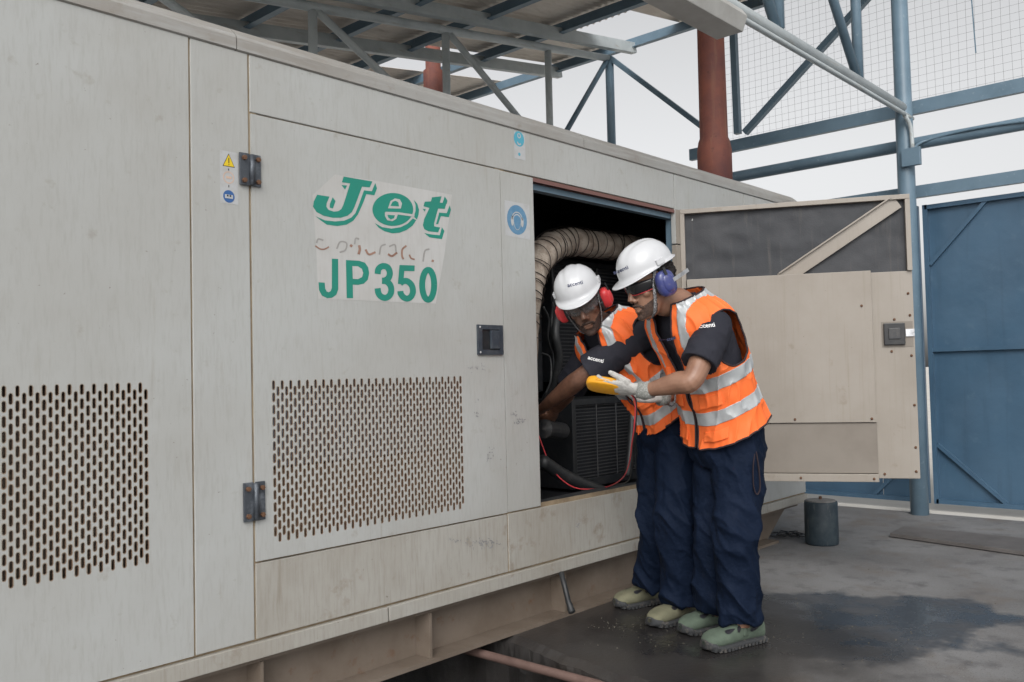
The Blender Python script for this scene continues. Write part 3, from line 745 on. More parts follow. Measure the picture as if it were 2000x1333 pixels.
# ---- open door, swung outwards
H0 = Vector((4.452, -0.006, 0)); DV = Vector((0.46, -0.888, 0)).normalized(); DN = Vector((-DV.y, DV.x, 0)) * -1   # DN: towards the photographer
if DN.dot(TO_CAM) < 0: DN = -DN
def dbox(u0, u1, z0, z1, n0, n1, mb=None):
    mb = mb or MB()
    c = H0 + DV * ((u0 + u1) / 2) + DN * ((n0 + n1) / 2) + UP * ((z0 + z1) / 2)
    return mb.obox(c, DV, DN, UP, abs(u1 - u0) / 2, abs(n1 - n0) / 2, abs(z1 - z0) / 2)
od = build('open_door', dbox(0, 1.24, 0.548, 2.105, -0.052, -0.040), 'paint', gen)
od['label'] = 'door standing open, its cream inner side with dark foam facing out'
mb = MB(); nx_, nz_ = 70, 28
mb.add([H0 + DV * (0.02 + 1.202 * a / nx_) + UP * (1.60 + 0.478 * b / nz_) + DN * (-0.032 + 0.006 * noise.noise((a * 0.16, b * 0.22, 1.0)) * (1 + 1.5 * math.exp(-a / 12)) + 0.003 * noise.noise((a * 0.6, b * 0.5, 7.0))) for b in range(nz_ + 1) for a in range(nx_ + 1)],
       [(b * (nx_ + 1) + a, b * (nx_ + 1) + a + 1, (b + 1) * (nx_ + 1) + a + 1, (b + 1) * (nx_ + 1) + a) for b in range(nz_) for a in range(nx_)])
build('foam_lining', mb, 'foam', od, smooth=True)
fr = dbox(0, 1.24, 2.079, 2.105, -0.0395, 0.0); dbox(0, 0.026, 0.55, 2.078, -0.0395, 0.001, fr); dbox(1.214, 1.24, 1.685, 2.078, -0.0395, 0.001, fr)
build('door_frame', fr, 'cream', od, bevel=0.002)
# brace (channel)
b0 = H0 + DV * 0.555 + UP * 1.668; b1 = H0 + DV * 1.178 + UP * 2.070
br = MB(); bt = (b1 - b0).normalized(); bu = DN.cross(bt).normalized()
br.obox((b0 + b1) / 2 + DN * -0.02, bt, bu, DN, (b1 - b0).length / 2, 0.040, 0.006)
br.obox((b0 + b1) / 2 + bu * 0.037 + DN * -0.006, bt, bu, DN, (b1 - b0).length / 2 - 0.01, 0.004, 0.010)
br.obox((b0 + b1) / 2 - bu * 0.037 + DN * -0.010, bt, bu, DN, (b1 - b0).length / 2 - 0.01, 0.003, 0.006)
build('brace', br, 'cream', od)
lp = dbox(0.03, 1.024, 0.862, 1.692, -0.036, 0.0222)
build('inner_panel', lp, 'cream', od, bevel=0.003)
build('inner_panel', dbox(0.03, 1.026, 0.582, 0.858, -0.036, 0.012), 'cream_dark', od, bevel=0.002)
build('inner_rim', dbox(0.03, 1.026, 0.536, 0.579, -0.036, 0.026), 'cream', od, bevel=0.003)
build('inner_rim', dbox(0.03, 1.031, 0.862, 0.905, 0.0225, 0.0245), 'cream', od)
build('lock_stile', dbox(1.0275, 1.240, 0.552, 1.684, -0.0395, -0.018), 'cream', od, bevel=0.002)
bolt_od = MB().ball((0, 0, 0), 0.0075, nu=8, nv=6).mesh('bolt'); bolt_od.materials.append(M['rust'])
def dpt(u, z, n): return H0 + DV * u + DN * n + UP * z
STL = 0.021
for u, z, n in ((1.00, 0.88, 0.025), (0.60, 0.88, 0.025), (0.62, 0.556, 0.027), (1.0, 0.553, 0.027), (1.06, 0.575, 0.004), (1.22, 0.59, 0.004), (1.222, 0.72, 0.004), (1.225, 0.95, 0.004), (1.22, 1.22, 0.004), (1.12, 1.245, 0.004), (1.22, 1.44, 0.004), (1.215, 1.56, 0.004), (1.14, 1.42, 0.004), (0.97, 1.5, 0.023)):
    link('bolt', bolt_od, od, loc=dpt(u, z, n - (STL if u > 1.03 else 0)))
build('lock_recess', dbox(1.072, 1.232, 1.268, 1.408, -0.0175, -0.016), 'cream_dark', od)
lk = build('lock_case', dbox(1.082, 1.190, 1.280, 1.400, -0.0155, 0.001), 'black', od, bevel=0.004)
build('lock_case', dbox(1.105, 1.165, 1.312, 1.372, 0.0015, 0.007), 'grill', od, bevel=0.003)
build('lock_bolt', dbox(1.194, 1.238, 1.325, 1.365, -0.0155, -0.007), 'steel', od)

# ---- engine inside the opening
def inn(px, py, y): return on(1, y, px, py)
lagp = [inn(1026, 700, 0.22), inn(1030, 610, 0.24), inn(1038, 550, 0.27), inn(1053, 505, 0.30), inn(1085, 478, 0.36), inn(1125, 474, 0.42), inn(1180, 480, 0.47), inn(1240, 486, 0.50), inn(1330, 496, 0.55)]
LR = [0.066, 0.066, 0.07, 0.076, 0.079, 0.080, 0.079, 0.077, 0.077]
mb = MB().tube(lagp, LR, 22, res=10)
mb.v = [tuple(Vector(v) + Vector((noise.noise(Vector(v) * 14), noise.noise(Vector(v) * 14 + Vector((9, 0, 0))), noise.noise(Vector(v) * 14 + Vector((0, 9, 0))))) * 0.012) for v in mb.v]
lagging = build('exhaust_lagging', mb, 'lag', gen, smooth=True)
C = catmull(np.array([list(p) + [r] for p, r in zip(lagp, LR)]), 24)
for k in range(10, len(C) - 4, 6):
    p = Vector(C[k][:3]); t = (Vector(C[k + 1][:3]) - Vector(C[k - 1][:3])).normalized()
    t = (t + Vector((random.uniform(-.4, .4), random.uniform(-.4, .4), random.uniform(-.4, .4)))).normalized()
    u = t.orthogonal().normalized(); v = t.cross(u)
    rr = C[k][3] + 0.006
    ring = [p + (u * math.cos(a) + v * math.sin(a)) * (rr * 1.06) for a in [2 * math.pi * q / 22 for q in range(23)]]
    build('binding_wire', MB().tube(ring, random.uniform(0.0018, 0.0032), 5), 'wire', lagging)
# alternator guard
def guard(name, x0, x1, z0, z1, y, nbar, parent=gen, depth=0.5, m='black'):
    g = build(name, MB().box((x0 + 0.03, y + 0.03, z0 + 0.02), (x1 - 0.03, y + depth, z1 - 0.02)), 'dark', parent)
    f = MB().box((x0, y, z0), (x0 + 0.035, y + depth, z1)).box((x1 - 0.035, y, z0), (x1, y + depth, z1)).box((x0 + 0.036, y + 0.001, z1 - 0.035), (x1 - 0.036, y + depth, z1 - 0.001)).box((x0 + 0.036, y + 0.001, z0 + 0.001), (x1 - 0.036, y + depth, z0 + 0.05))
    build('guard_frame', f, m, g, bevel=0.004)
    bar = MB().tube([(x0 + 0.036, 0, 0), (x1 - 0.036, 0, 0)], 0.0035, 6).mesh('guard_bar'); bar.materials.append(M['grill'])
    for k in range(nbar):
        link('guard_bar', bar, g, loc=(0, y + 0.012, z0 + 0.06 + (z1 - z0 - 0.10) * k / (nbar - 1)))
    for fx in (0.36, 0.66):
        x = x0 + (x1 - x0) * fx
        build('guard_stay', MB().tube([(x, y + 0.006, z0 + 0.05), (x, y + 0.006, z1 - 0.035)], 0.004, 6), 'grill', g)
guard('alternator_guard', 3.86, 4.50, 0.52, 1.02, 0.36, 22)
guard('radiator_guard', 4.02, 5.30, 1.12, 1.86, 0.62, 30, depth=0.3)
guard('side_grille', 3.45, 3.80, 0.55, 1.62, 0.74, 34, depth=0.2)
eng = MB().box((3.1, 0.55, 0.52), (3.44, 1.2, 1.25)).box((3.3, 0.8, 1.25), (4.0, 1.2, 1.55)).box((3.82, 0.66, 1.06), (3.98, 0.9, 1.75))
build('engine_block', eng, 'black', gen, bevel=0.02)
for path, r in (([inn(1092, 590, .4), inn(1085, 650, .35), inn(1092, 700, .36), inn(1080, 750, .42), inn(1060, 790, .5)], 0.022), ([inn(1058, 900, .2), inn(1095, 925, .2), inn(1135, 945, .18), inn(1180, 962, .16)], 0.034), ([inn(1075, 520, .5), inn(1082, 580, .45), inn(1078, 640, .4), inn(1090, 720, .45)], 0.012), ([inn(1058, 690, .3), inn(1074, 700, .3), inn(1076, 740, .28), inn(1066, 770, .3)], 0.006), ([inn(1062, 600, .15), inn(1072, 625, .17), inn(1070, 660, .2), inn(1078, 690, .25)], 0.005), ([inn(1235, 800, .3), inn(1232, 860, .28), inn(1225, 930, .25)], 0.02)):
    build('hose', MB().tube(path, r, 10, res=6), 'rubber', gen, smooth=True)
fil = MB().tube([inn(1068, 838, .30), inn(1098, 842, .36)], 0.045, 16).tube([inn(1062, 838, .29), inn(1068, 838, .30)], 0.05, 16)
build('oil_filter', fil, 'grill', gen, smooth=False)
build('junction_terminal', MB().box((3.19, 0.10, 1.53), (3.235, 0.14, 1.575)), 'galv', gen, bevel=0.004)
build('interior_tag', MB().box((4.02, 0.30, 1.56), (4.06, 0.302, 1.605)), 'white', gen)
# exhaust stack of this generator
ex = MB().tube([(5.65, 0.42, 2.40), (5.65, 0.42, 2.74), (5.65, 0.42, 2.80), (5.65, 0.42, 2.83), (5.65, 0.42, 3.6), (5.65, 0.42, 5.6)], [0.122, 0.122, 0.112, 0.100, 0.095, 0.088], 28)
tag(build('exhaust_stack', ex, 'redpipe', smooth=True), 'thick rust red exhaust pipe rising from the far end of the generator roof', 'exhaust pipe')
ex = MB().tube([(6.25, 4.0, 0), (6.25, 4.0, 4.36), (6.25, 4.0, 4.38), (6.25, 4.0, 5.4)], [0.105, 0.105, 0.08, 0.08], 24)
tag(build('exhaust_stack', ex, 'redpipe', smooth=True), 'smaller rust red pipe passing up through the corrugated roof behind the trusses', 'exhaust pipe')

# ================================================================== CANOPY
def zr(x): return 4.62 + 0.15 * (x - 7.5)
roof = thing('canopy_roof', (5, 3, 3.6), 'corrugated sheet canopy roof on blue purlins above the generator', 'roof')
YR0, YR1 = -0.54, 8.4
def corr(x0, x1, y0, y1):
    mb = MB()
    n = int((y1 - y0) / 0.0127)
    vs = []
    for k in range(n + 1):
        y = y0 + (y1 - y0) * k / n
        dz = 0.011 * math.sin(2 * math.pi * y / 0.0762)
        for x in (x0, x1): vs.append((x, y, zr(x) + 0.075 + dz))
    mb.add(vs, [(2 * k, 2 * k + 1, 2 * k + 3, 2 * k + 2) for k in range(n)])
    return mb
ys = [YR0 + 0.84 * k for k in range(11)]
for i, y in enumerate(ys):
    for x0, x1 in ((1.3, 3.95), (3.9, 6.66), (6.6, 7.86)):
        if (i, x0) in ((5, 6.6),): continue
        if i == 5 and x0 == 3.9: x1 = 5.7
        if i == 3 and x0 == 6.6: x1 = 6.95
        build('roof_sheet', corr(x0, x1, y + 0.004 * (i % 2), y + 0.85), 'roof', roof, fix=False)
for x in (2.0, 2.9, 3.815, 4.72, 5.55, 6.55, 7.78):
    z = zr(x) + 0.055
    build('purlin', MB().box((x - 0.003, YR0, z - 0.11), (x + 0.003, YR1, z)).box((x - 0.055, YR0, z - 0.116), (x + 0.003, YR1, z - 0.1105)), 'steelblue', roof)
def rafter(y, x0, x1, drop, h):
    za, zb = zr(x0) - drop, zr(x1) - drop
    mb = MB()
    for dy, wd, dz, hh in ((0, 0.008, 0, h), (0.03, 0.06, h / 2, 0.008), (0.03, 0.06, -h / 2, 0.008)):
        mb.bar((x0, y + dy, za + dz), (x1, y + dy, zb + dz), wd, hh)
    build('rafter', mb, 'galv', roof)
rafter(2.50, 0.9, 7.80, 0.055, 0.105)
rafter(3.55, 0.9, 7.84, 0.055, 0.105)
rafter(0.5, 0.9, 7.84, 0.055, 0.105)
rafter(6.5, 0.9, 7.84, 0.055, 0.105)

YC = 2.637
def zc(x): return 4.454 + 0.1475 * (x - 7.5)
tr = thing('roof_truss', (7.5, YC, 0), 'grey pipe truss sloping behind the generator under the roof', 'truss')
build('top_chord', MB().tube([(0.9, YC, zc(0.9)), (7.5, YC, zc(7.5))], 0.036, 14), 'galv', tr, smooth=True)
build('bottom_chord', MB().tube([(0.9, YC, 3.05), (7.5, YC, 3.33)], 0.034, 14), 'galv', tr, smooth=True)
for x in (2.45, 3.783, 5.132, 6.492):
    build('strut', MB().tube([(x, YC, 3.05 + 0.0424 * (x - 0.9)), (x, YC, zc(x) - 0.03)], 0.034, 12), 'galv', tr, smooth=True)
for xa, xb in ((2.5, 3.70), (3.83, 5.05), (5.18, 6.42)):
    build('diagonal', MB().tube([(xa, YC, zc(xa) - 0.03), (xb, YC, 3.06 + 0.0424 * (xb - 0.9))], 0.030, 12), 'galv', tr, smooth=True)
build('diagonal', MB().tube([(7.45, YC, zc(7.45) - 0.03), (6.55, YC, 3.06 + 0.0424 * (6.55 - 0.9))], 0.027, 12), 'steelblue', tr, smooth=True)
build('end_post', MB().tube([(7.5, YC, 0.0), (7.5, YC, 4.45)], 0.045, 14), 'steelblue', tr, smooth=True)

# ---- truss along the photographer's side, ending on the big post
YP = -0.372
t2 = thing('roof_truss', (7.2, YP, 3.2), 'long round pipe truss overhead running to the tall blue post', 'truss')
build('bottom_chord', MB().tube([(1.5, YP, 3.20), (7.22, YP, 3.20)], 0.043, 16), 'galv', t2, smooth=True)
for xa, za, xb, zb in ((6.33, 3.23, 6.33, 4.6), (6.30, 3.24, 5.30, 4.4), (5.06, 3.24, 5.06, 4.4), (5.02, 3.24, 4.35, 4.2)):
    build('web_member', MB().tube([(xa, YP, za), (xb, YP, zb)], 0.036 if xa == xb else 0.032, 12), 'steelblue', t2, smooth=True)
build('top_chord', MB().tube([(1.5, YP, 3.65), (7.22, YP, 4.56)], 0.043, 16), 'galv', t2, smooth=True)
cdt = MB().tube([(2.5, YP - 0.05, 3.125), (6.95, YP - 0.05, 3.125), (7.12, YP - 0.05, 3.11), (7.19, YP - 0.07, 3.03), (7.20, YP - 0.075, 2.86)], 0.016, 10, res=4)
tag(build('conduit', cdt, 'galv', smooth=True), 'thin grey conduit clipped under the overhead pipe, bending down at the post', 'conduit')
bx = face(1757, 282)
tag(build('junction_box', MB().box((7.16, YP - 0.14, 2.72), (7.20, YP + 0.0, 2.86)), 'steelblue', bevel=0.004), 'small square blue junction box fixed to the tall post', 'junction box')
lf = thing('light_fixture', (3.8, YP, 3.05), 'long pale metal light fixture hung under the overhead pipe', 'light fixture')
prof = [(-0.13, 3.09), (-0.10, 3.01), (0.06, 3.01), (0.10, 3.09), (0.07, 3.135), (-0.10, 3.135)]
mb = MB().prism([Vector((4.40, YP + a, b)) for a, b in prof], Vector((-1.25, 0, 0)))
build('housing', mb, 'fixture', lf, bevel=0.004)
build('bracket', MB().bar((4.28, YP, 3.12), (4.28, YP, 3.25), 0.11, 0.006, Vector((1, 0, 0))).bar((3.3, YP, 3.12), (3.3, YP, 3.25), 0.11, 0.006, Vector((1, 0, 0))), 'galv', lf)

# ---- fence line
post = thing('steel_post', (7.26, YP, 0), 'tall thick blue round steel post between the two gate leaves', 'post')
build('shaft', MB().tube([(7.26, YP, 0), (7.26, YP, 2.6), (7.26, YP, 5.2)], [0.068, 0.066, 0.058], 24), 'steelblue', post, smooth=True)
def rail(name, label, y0, y1, z0, z1, th=0.05, gap=None, round_=False):
    mb = MB()
    if round_: mb.tube([(7.5, y0, (z0 + z1) / 2), (7.5, y1, (z0 + z1) / 2)], (z1 - z0) / 2, 14)
    else: mb.box((7.5, y0, z0), (7.506, y1, z1)).box((7.506, y0, z0), (7.5 + th, y1, z0 + 0.006))
    tag(build(name, mb, 'steelblue', smooth=round_), label, 'rail')
rail('fence_rail', 'topmost blue angle rail of the fence, below the netting', -6, 1.72, 3.21, 3.318)  # left end cut short to shape in the glare that washes it out
rail('fence_rail', 'blue round rail level with the junction box on the post', -6, 5.5, 2.915, 3.015, round_=True)
rail('fence_rail', 'lowest blue angle rail just above the gate', -6, 5.5, 2.525, 2.622)
# thin cable on the round rail
cb = [(7.44, -0.45 - 0.35 * k, 2.955 + (0.03 * math.sin(k * 1.3))) for k in range(9)]
tag(build('cable', MB().tube([(7.22, -0.44, 2.84)] + cb, 0.011, 8, res=4), 'steelblue', smooth=True), 'slack painted cable running from the junction box along the round rail', 'cable')
ft = thing('fence_truss', (7.5, 1.3, 3.3), 'blue zigzag braces standing on the topmost fence rail behind the netting', 'truss')
def fmem(p0, p1, r=0.028):
    a = on(0, 7.5, *p0); b = on(0, 7.5, *p1)
    build('brace', MB().bar(a, b, 2 * r, 2 * r, Vector((1, 0, 0))), 'steelblue', ft)
fmem((1390, 262), (1190, 112), 0.024); fmem((1441, 262), (1430, 5)); fmem((1455, 260), (1700, -10)); fmem((1897, -8), (1906, 104), 0.004)  # the last, thinnest member is a hanging cable, not a brace
mb = MB()
y0n, y1n = -3.2, 1.35
for k in range(int((y1n - y0n) / 0.062)):
    y = y0n + 0.062 * k
    j = [(7.53 + 0.004 * noise.noise((y, z * 3, 0)), y + 0.010 * noise.noise((y * 3, z * 1.5, 2)), z) for z in (3.3, 3.7, 4.1, 4.5, 4.9)]
    mb.tube(j, 0.0009, 4)
for k in range(26):
    z = 3.34 + 0.062 * k
    j = [(7.53 + 0.004 * noise.noise((y, z * 3, 0)), y, z + 0.010 * noise.noise((y * 1.5, z * 3, 2))) for y in np.linspace(y0n, y1n, 12)]
    mb.tube(j, 0.0008, 4)
tag(build('bird_netting', mb, 'net', fix=False), 'fine dark wire netting stretched above the topmost fence rail', 'netting')

def gate(y0, y1, zb, zt, label, diag, x=7.62, mids=()):
    g = thing('gate_leaf', (x, (y0 + y1) / 2, zb), label, 'gate')
    w_ = 1.19
    ya = max(y0, y1)
    k = 0
    yy = max(y0, y1)
    while yy > min(y0, y1) + 0.01:
        yb = max(min(y0, y1), yy - w_)
        mb = MB()
        n = 14
        for i in range(n):
            pass
        nx, nz = 10, 16
        vs = [(x + 0.004 * noise.noise((yy + (yb - yy) * a / nx, zb + (zt - zb) * b / nz * 1.0, 4.0)) , yy - 0.002 + (yb - yy + 0.004) * a / nx, zb + (zt - zb) * b / nz) for b in range(nz + 1) for a in range(nx + 1)]
        fs = [(b * (nx + 1) + a, b * (nx + 1) + a + 1, (b + 1) * (nx + 1) + a + 1, (b + 1) * (nx + 1) + a) for b in range(nz) for a in range(nx)]
        mb.add(vs, fs)
        build('sheet_panel', mb, 'gateblue', g, smooth=True)
        yy = yb
    for a, b in (((y0, zb), (y0, zt)), ((y1, zb), (y1, zt)), ((y0, zb + 0.02), (y1, zb + 0.02)), ((y0, zt - 0.02), (y1, zt - 0.02))):
        build('frame_bar', MB().bar((x - 0.022, a[0], a[1]), (x - 0.022, b[0], b[1]), 0.035, 0.04, Vector((1, 0, 0))), 'gateblue', g)
    for z in mids: build('frame_bar', MB().bar((x - 0.018, y0, z), (x - 0.018, y1, z), 0.03, 0.035, Vector((1, 0, 0))), 'gateblue', g)
    for a, b in diag: build('diagonal_bar', MB().bar((x - 0.016, *a), (x - 0.016, *b), 0.028, 0.035, Vector((1, 0, 0))), 'gateblue', g)
    return g
gate(-0.40, -4.2, 0.045, 2.47, 'right blue sheet metal gate leaf with diagonal corner bars', [((-0.42, 1.98), (-0.86, 2.45)), ((-0.42, 0.52), (-0.93, 0.06))], mids=(1.285,))
gate(-0.33, 3.6, 0.045, 2.47, 'left blue gate leaf mostly hidden behind the open generator door', [((0.12, 0.06), (-0.31, 0.50)), ((0.6, 0.9), (1.3, 0.06))], mids=(1.285,))
build_dummy = None

# ================================================================== FLOOR CLUTTER
bk = thing('concrete_weight', (5.72, -0.24, 0), 'dark scuffed drum filled with cement standing on the floor', 'drum')
C0 = Vector((5.72, -0.24, 0))
n = 30
mb = MB(); R0 = 0.108
mb.tube([C0, C0 + UP * 0.012, C0 + UP * 0.27, C0 + UP * 0.282], [R0 - 0.006, R0, R0 - 0.001, R0 - 0.004], n, cap=0)
mb.v = [tuple(Vector(v) + Vector((noise.noise(Vector(v) * 9), noise.noise(Vector(v) * 9 + Vector((5, 0, 0))), 0)) * 0.005) for v in mb.v]
o = build('drum_wall', mb, 'bucket', bk)
for p in o.data.polygons: p.use_smooth = len(p.vertices) == 4
mb = MB().tube([C0 + UP * 0.26, C0 + UP * 0.288], [R0 - 0.008, R0 - 0.012], n, cap=0.06)
build('cement_fill', mb, 'cement', bk)
build('iron_stub', MB().tube([C0 + UP * 0.28, C0 + UP * 0.31], 0.011, 8), 'rust', bk)
p0, p1, p2, p3 = Vector((6.18, -0.52, 0.006)), Vector((5.62, -3.4, 0.006)), Vector((6.45, -3.4, 0.006)), Vector((6.50, -0.50, 0.006))
tag(build('steel_plate', MB().prism([p0 + UP * 0.024, p1 + UP * 0.024, p2 + UP * 0.024, p3 + UP * 0.024], -UP * 0.024), 'plate', bevel=0.002), 'long flat dark plate lying on the concrete near the gate', 'plate')
wc = floor_pt(1542, 1048)
mb = MB(); rs = random.Random(3)
for k in range(7):
    c = wc + Vector((rs.uniform(-.09, .09), rs.uniform(-.09, .09), 0))
    pts = [c + Vector((math.cos(a) * rs.uniform(.03, .08), math.sin(a) * rs.uniform(.03, .08), 0.008 + rs.random() * 0.02)) for a in [q * 0.9 for q in range(7)]]
    mb.tube(pts, 0.004, 5, res=3)
tag(build('wire_tangle', mb, 'rubber'), 'small tangle of black wire on the floor by the skid', 'wire')
mb = MB(); rs = random.Random(11)
for cx, cy, sp, nn_ in ((1185, 1222, 20, 26), (1215, 1213, 22, 16), (1260, 1245, 60, 26), (1600, 1180, 240, 60), (1750, 1270, 200, 50)):
    for _ in range(nn_):
        p = floor_pt(cx + rs.gauss(0, sp), cy + rs.gauss(0, sp * 0.3))
        s = rs.uniform(0.0012, 0.0032)
        mb.ball(p + UP * s * 0.4, s, s * rs.uniform(.6, 1.4), s * 0.6, nu=5, nv=4)
o = build('debris', mb, 'debris'); o['kind'] = 'stuff'; tag(o, 'tiny crumbs and flakes scattered over the concrete floor', 'debris')

# ================================================================== PEOPLE
def lerp(a, b, t): return a + (b - a) * t
class Torso:
    def __init__(s, Pp, Nn, fp, fc, stations, hunch=0.03):
        s.Pp, s.Nn, s.fp, s.fc, s.hunch = Pp, Nn, fp.normalized(), fc.normalized(), hunch
        A = catmull(np.array(stations, float), 12)
        s.S = A[:, 0]; s.A = A[:, 1]; s.B = A[:, 2]
        s.ax = (Nn - Pp).normalized()
    def frame(s, t):
        tt = max(0, min(1, t))
        f = lerp(s.fp, s.fc, tt)
        c = lerp(s.Pp, s.Nn, t) - f * (s.hunch * math.sin(math.pi * max(0, min(1, t))))
        f = (f - s.ax * f.dot(s.ax)).normalized()
        l = s.ax.cross(f).normalized()       # person's left
        return c, f, l
    def pt(s, t, th, off=0.0, pw=0.85):
        c, f, l = s.frame(t)
        a = np.interp(t, s.S, s.A) + off; b = np.interp(t, s.S, s.B) + off
        sp = lambda q: math.copysign(abs(q) ** pw, q)
        return c + f * (b * sp(math.cos(th))) + l * (a * sp(math.sin(th)))
    def shell(s, mb, off=0.0, t0=None, t1=None, n=28, rows=40):
        t0 = s.S[0] if t0 is None else t0; t1 = s.S[-1] if t1 is None else t1
        vs = [s.pt(t0 + (t1 - t0) * j / rows, 2 * math.pi * k / n, off) for j in range(rows + 1) for k in range(n)]
        fs = [(j * n + k, j * n + (k + 1) % n, (j + 1) * n + (k + 1) % n, (j + 1) * n + k) for j in range(rows) for k in range(n)]
        c0 = len(vs); vs += [s.frame(t0)[0], s.frame(t1)[0]]
        fs += [(c0, (k + 1) % n, k) for k in range(n)] + [(c0 + 1, rows * n + k, rows * n + (k + 1) % n) for k in range(n)]
        mb.add(vs, fs)

def seg_dist(p, a, d):
    t = max(-0.05, (p - a).dot(d))
    return (p - (a + d * t)).length, t

def make_vest(T, arms, parent, hem, bands, zip_to, seed, hole=0.098, foldA=0.010, skip=None, vtape=(0.082, 0.124), vneck=0.048):
    ns, nth = 230, 400
    s0, s1 = hem, 1.06
    noise.seed_set(seed)
    P = [[None] * nth for _ in range(ns + 1)]
    keep = np.zeros((ns + 1, nth), bool); tape = np.zeros((ns + 1, nth), bool); X = np.zeros((ns + 1, nth)); Sv = np.zeros((ns + 1, nth))
    nrm = {}
    for j in range(ns + 1):
        for k in range(nth):
            th = 2 * math.pi * (k + 0.5) / nth
            dip = 0.024 * math.cos(th) ** 2 * (1 - j / ns) if math.cos(th) > 0 else 0.0
            t = s0 + (s1 - s0) * j / ns
            flare = 0.022 + 0.018 * max(0, (0.3 - t) / 0.3) + 0.013 * max(0, min(1, (t - 0.72) / 0.15))
            p = T.pt(t, th, flare)
            c = T.frame(t)[0]
            q = p - T.Pp
            hgt = q.dot(T.ax)
            nz_ = noise.noise((math.cos(th) * 2.2, math.sin(th) * 2.2, hgt * 11 + 2.5 * math.sin(th))) + 0.5 * noise.noise((math.cos(th) * 6, math.sin(th) * 6, hgt * 9))
            ridge = max(0, 1 - abs(noise.noise((math.cos(th) * 3 + hgt * 4, math.sin(th) * 3, hgt * 7 + 5))) * 2.4) ** 2 * 1.5
            d = foldA * (nz_ * 0.7 + max(0, ridge) * 0.55)
            out = (p - c).normalized()
            p = p + out * d - T.ax * dip
            P[j][k] = p; nrm[(j, k)] = out
            cc, f, l = T.frame(t)
            x = (p - cc).dot(l); front = math.cos(th) > 0
            X[j, k] = x; Sv[j, k] = t
            ok = True
            for sgn in (-1, 1):
                dth = (th - sgn * math.pi / 2 + math.pi) % (2 * math.pi) - math.pi
                if (dth / (0.56 if math.cos(th) > 0 else 0.66)) ** 2 + ((t - 0.765) / (0.150 if t > 0.765 else 0.215)) ** 2 < 1: ok = False
            if front:
                gap = 0.006 if t < zip_to else 0.006 + vneck * (t - zip_to) / (1 - zip_to)
                if abs(x) < gap: ok = False
            lim = 1.045 if not front else 1.05
            if t > lim: ok = False
            keep[j, k] = ok
            tp = any(b0 <= t <= b1 for b0, b1 in bands)
            if vtape[0] < abs(x) < vtape[1] and t > bands[-1][0] + 0.02: tp = True
            tape[j, k] = tp
    mb = MB(); mt = MB()
    idx = {}
    def vid(store, j, k, off):
        key = (id(store), j, k)
        if key not in idx:
            store.v.append(tuple(P[j][k] + nrm[(j, k)] * off)); idx[key] = len(store.v) - 1
        return idx[key]
    for j in range(ns):
        for k in range(nth):
            k2 = (k + 1) % nth
            q = ((j, k), (j, k2), (j + 1, k2), (j + 1, k))
            if all(keep[a] for a in q):
                mb.f.append(tuple(vid(mb, a, b, 0.0) for a, b in q))
                if all(tape[a] for a in q): mt.f.append(tuple(vid(mt, a, b, 0.0022) for a, b in q))
    me = mb.mesh('vest')
    bm = bmesh.new(); bm.from_mesh(me)
    bmesh.ops.delete(bm, geom=[v for v in bm.verts if not v.link_faces], context='VERTS')
    be = [e for e in bm.edges if len(e.link_faces) == 1]
    nb = {}
    for e in be:
        for v in e.verts: nb.setdefault(v, []).append(e.other_vert(v))
    for _ in range(10):
        new = {v: (v.co * 0.4 + sum((u.co for u in us), Vector()) / len(us) * 0.6) for v, us in nb.items() if len(us) == 2}
        for v, c in new.items(): v.co = c
    bmesh.ops.recalc_face_normals(bm, faces=bm.faces)
    # binding along every free edge
    bind = MB(); seen = set()
    for v0 in nb:
        if v0 in seen: continue
        loop = [v0]; seen.add(v0); cur = v0
        while True:
            nx = [u for u in nb[cur] if u not in seen]
            if not nx: break
            cur = nx[0]; seen.add(cur); loop.append(cur)
        if len(loop) > 12:
            pts = [v.co.copy() for v in loop[::2]] + [loop[0].co.copy()]
            bind.tube(pts, 0.0042, 6, cap=0)
    bm.to_mesh(me); bm.free()
    v = link('vest', me, parent, ('orange',), True)
    sm = v.modifiers.new('thick', 'SOLIDIFY'); sm.thickness = 0.003; sm.offset = -1
    ot = link('reflective_tape', mt.mesh('tape'), v, ('tape',), True)
    sm = ot.modifiers.new('thick', 'SOLIDIFY'); sm.thickness = 0.0015; sm.offset = -1
    build('edge_binding', bind, 'binding', v, smooth=True)
    for t_lo, t_hi, x_lo, x_hi in ((0.345, 0.425, 0.050, 0.150), (0.115, 0.185, 0.050, 0.155), (0.575, 0.64, 0.055, 0.105)):
        for sg in (1, -1):
            pk = MB(); ids = {}
            for j in range(ns):
                for k in range(nth):
                    k2 = (k + 1) % nth
                    q = ((j, k), (j, k2), (j + 1, k2), (j + 1, k))
                    if all(keep[a] and t_lo <= Sv[a] <= t_hi and x_lo <= sg * X[a] <= x_hi and math.cos(2 * math.pi * (a[1] + 0.5) / nth) > 0.1 for a in q):
                        f_ = []
                        for a in q:
                            if a not in ids:
                                lift = 0.002 + 0.007 * (t_hi - Sv[a]) / (t_hi - t_lo)
                                ids[a] = len(pk.v); pk.v.append(tuple(P[a[0]][a[1]] + nrm[a] * lift))
                            f_.append(ids[a])
                        pk.f.append(tuple(f_))
            if len(pk.f) > 20:
                po = link('pocket_flap', pk.mesh('pocket_flap'), v, ('orange',), True)
                sm = po.modifiers.new('thick', 'SOLIDIFY'); sm.thickness = 0.002; sm.offset = -1
    return v, P, X, Sv, nrm

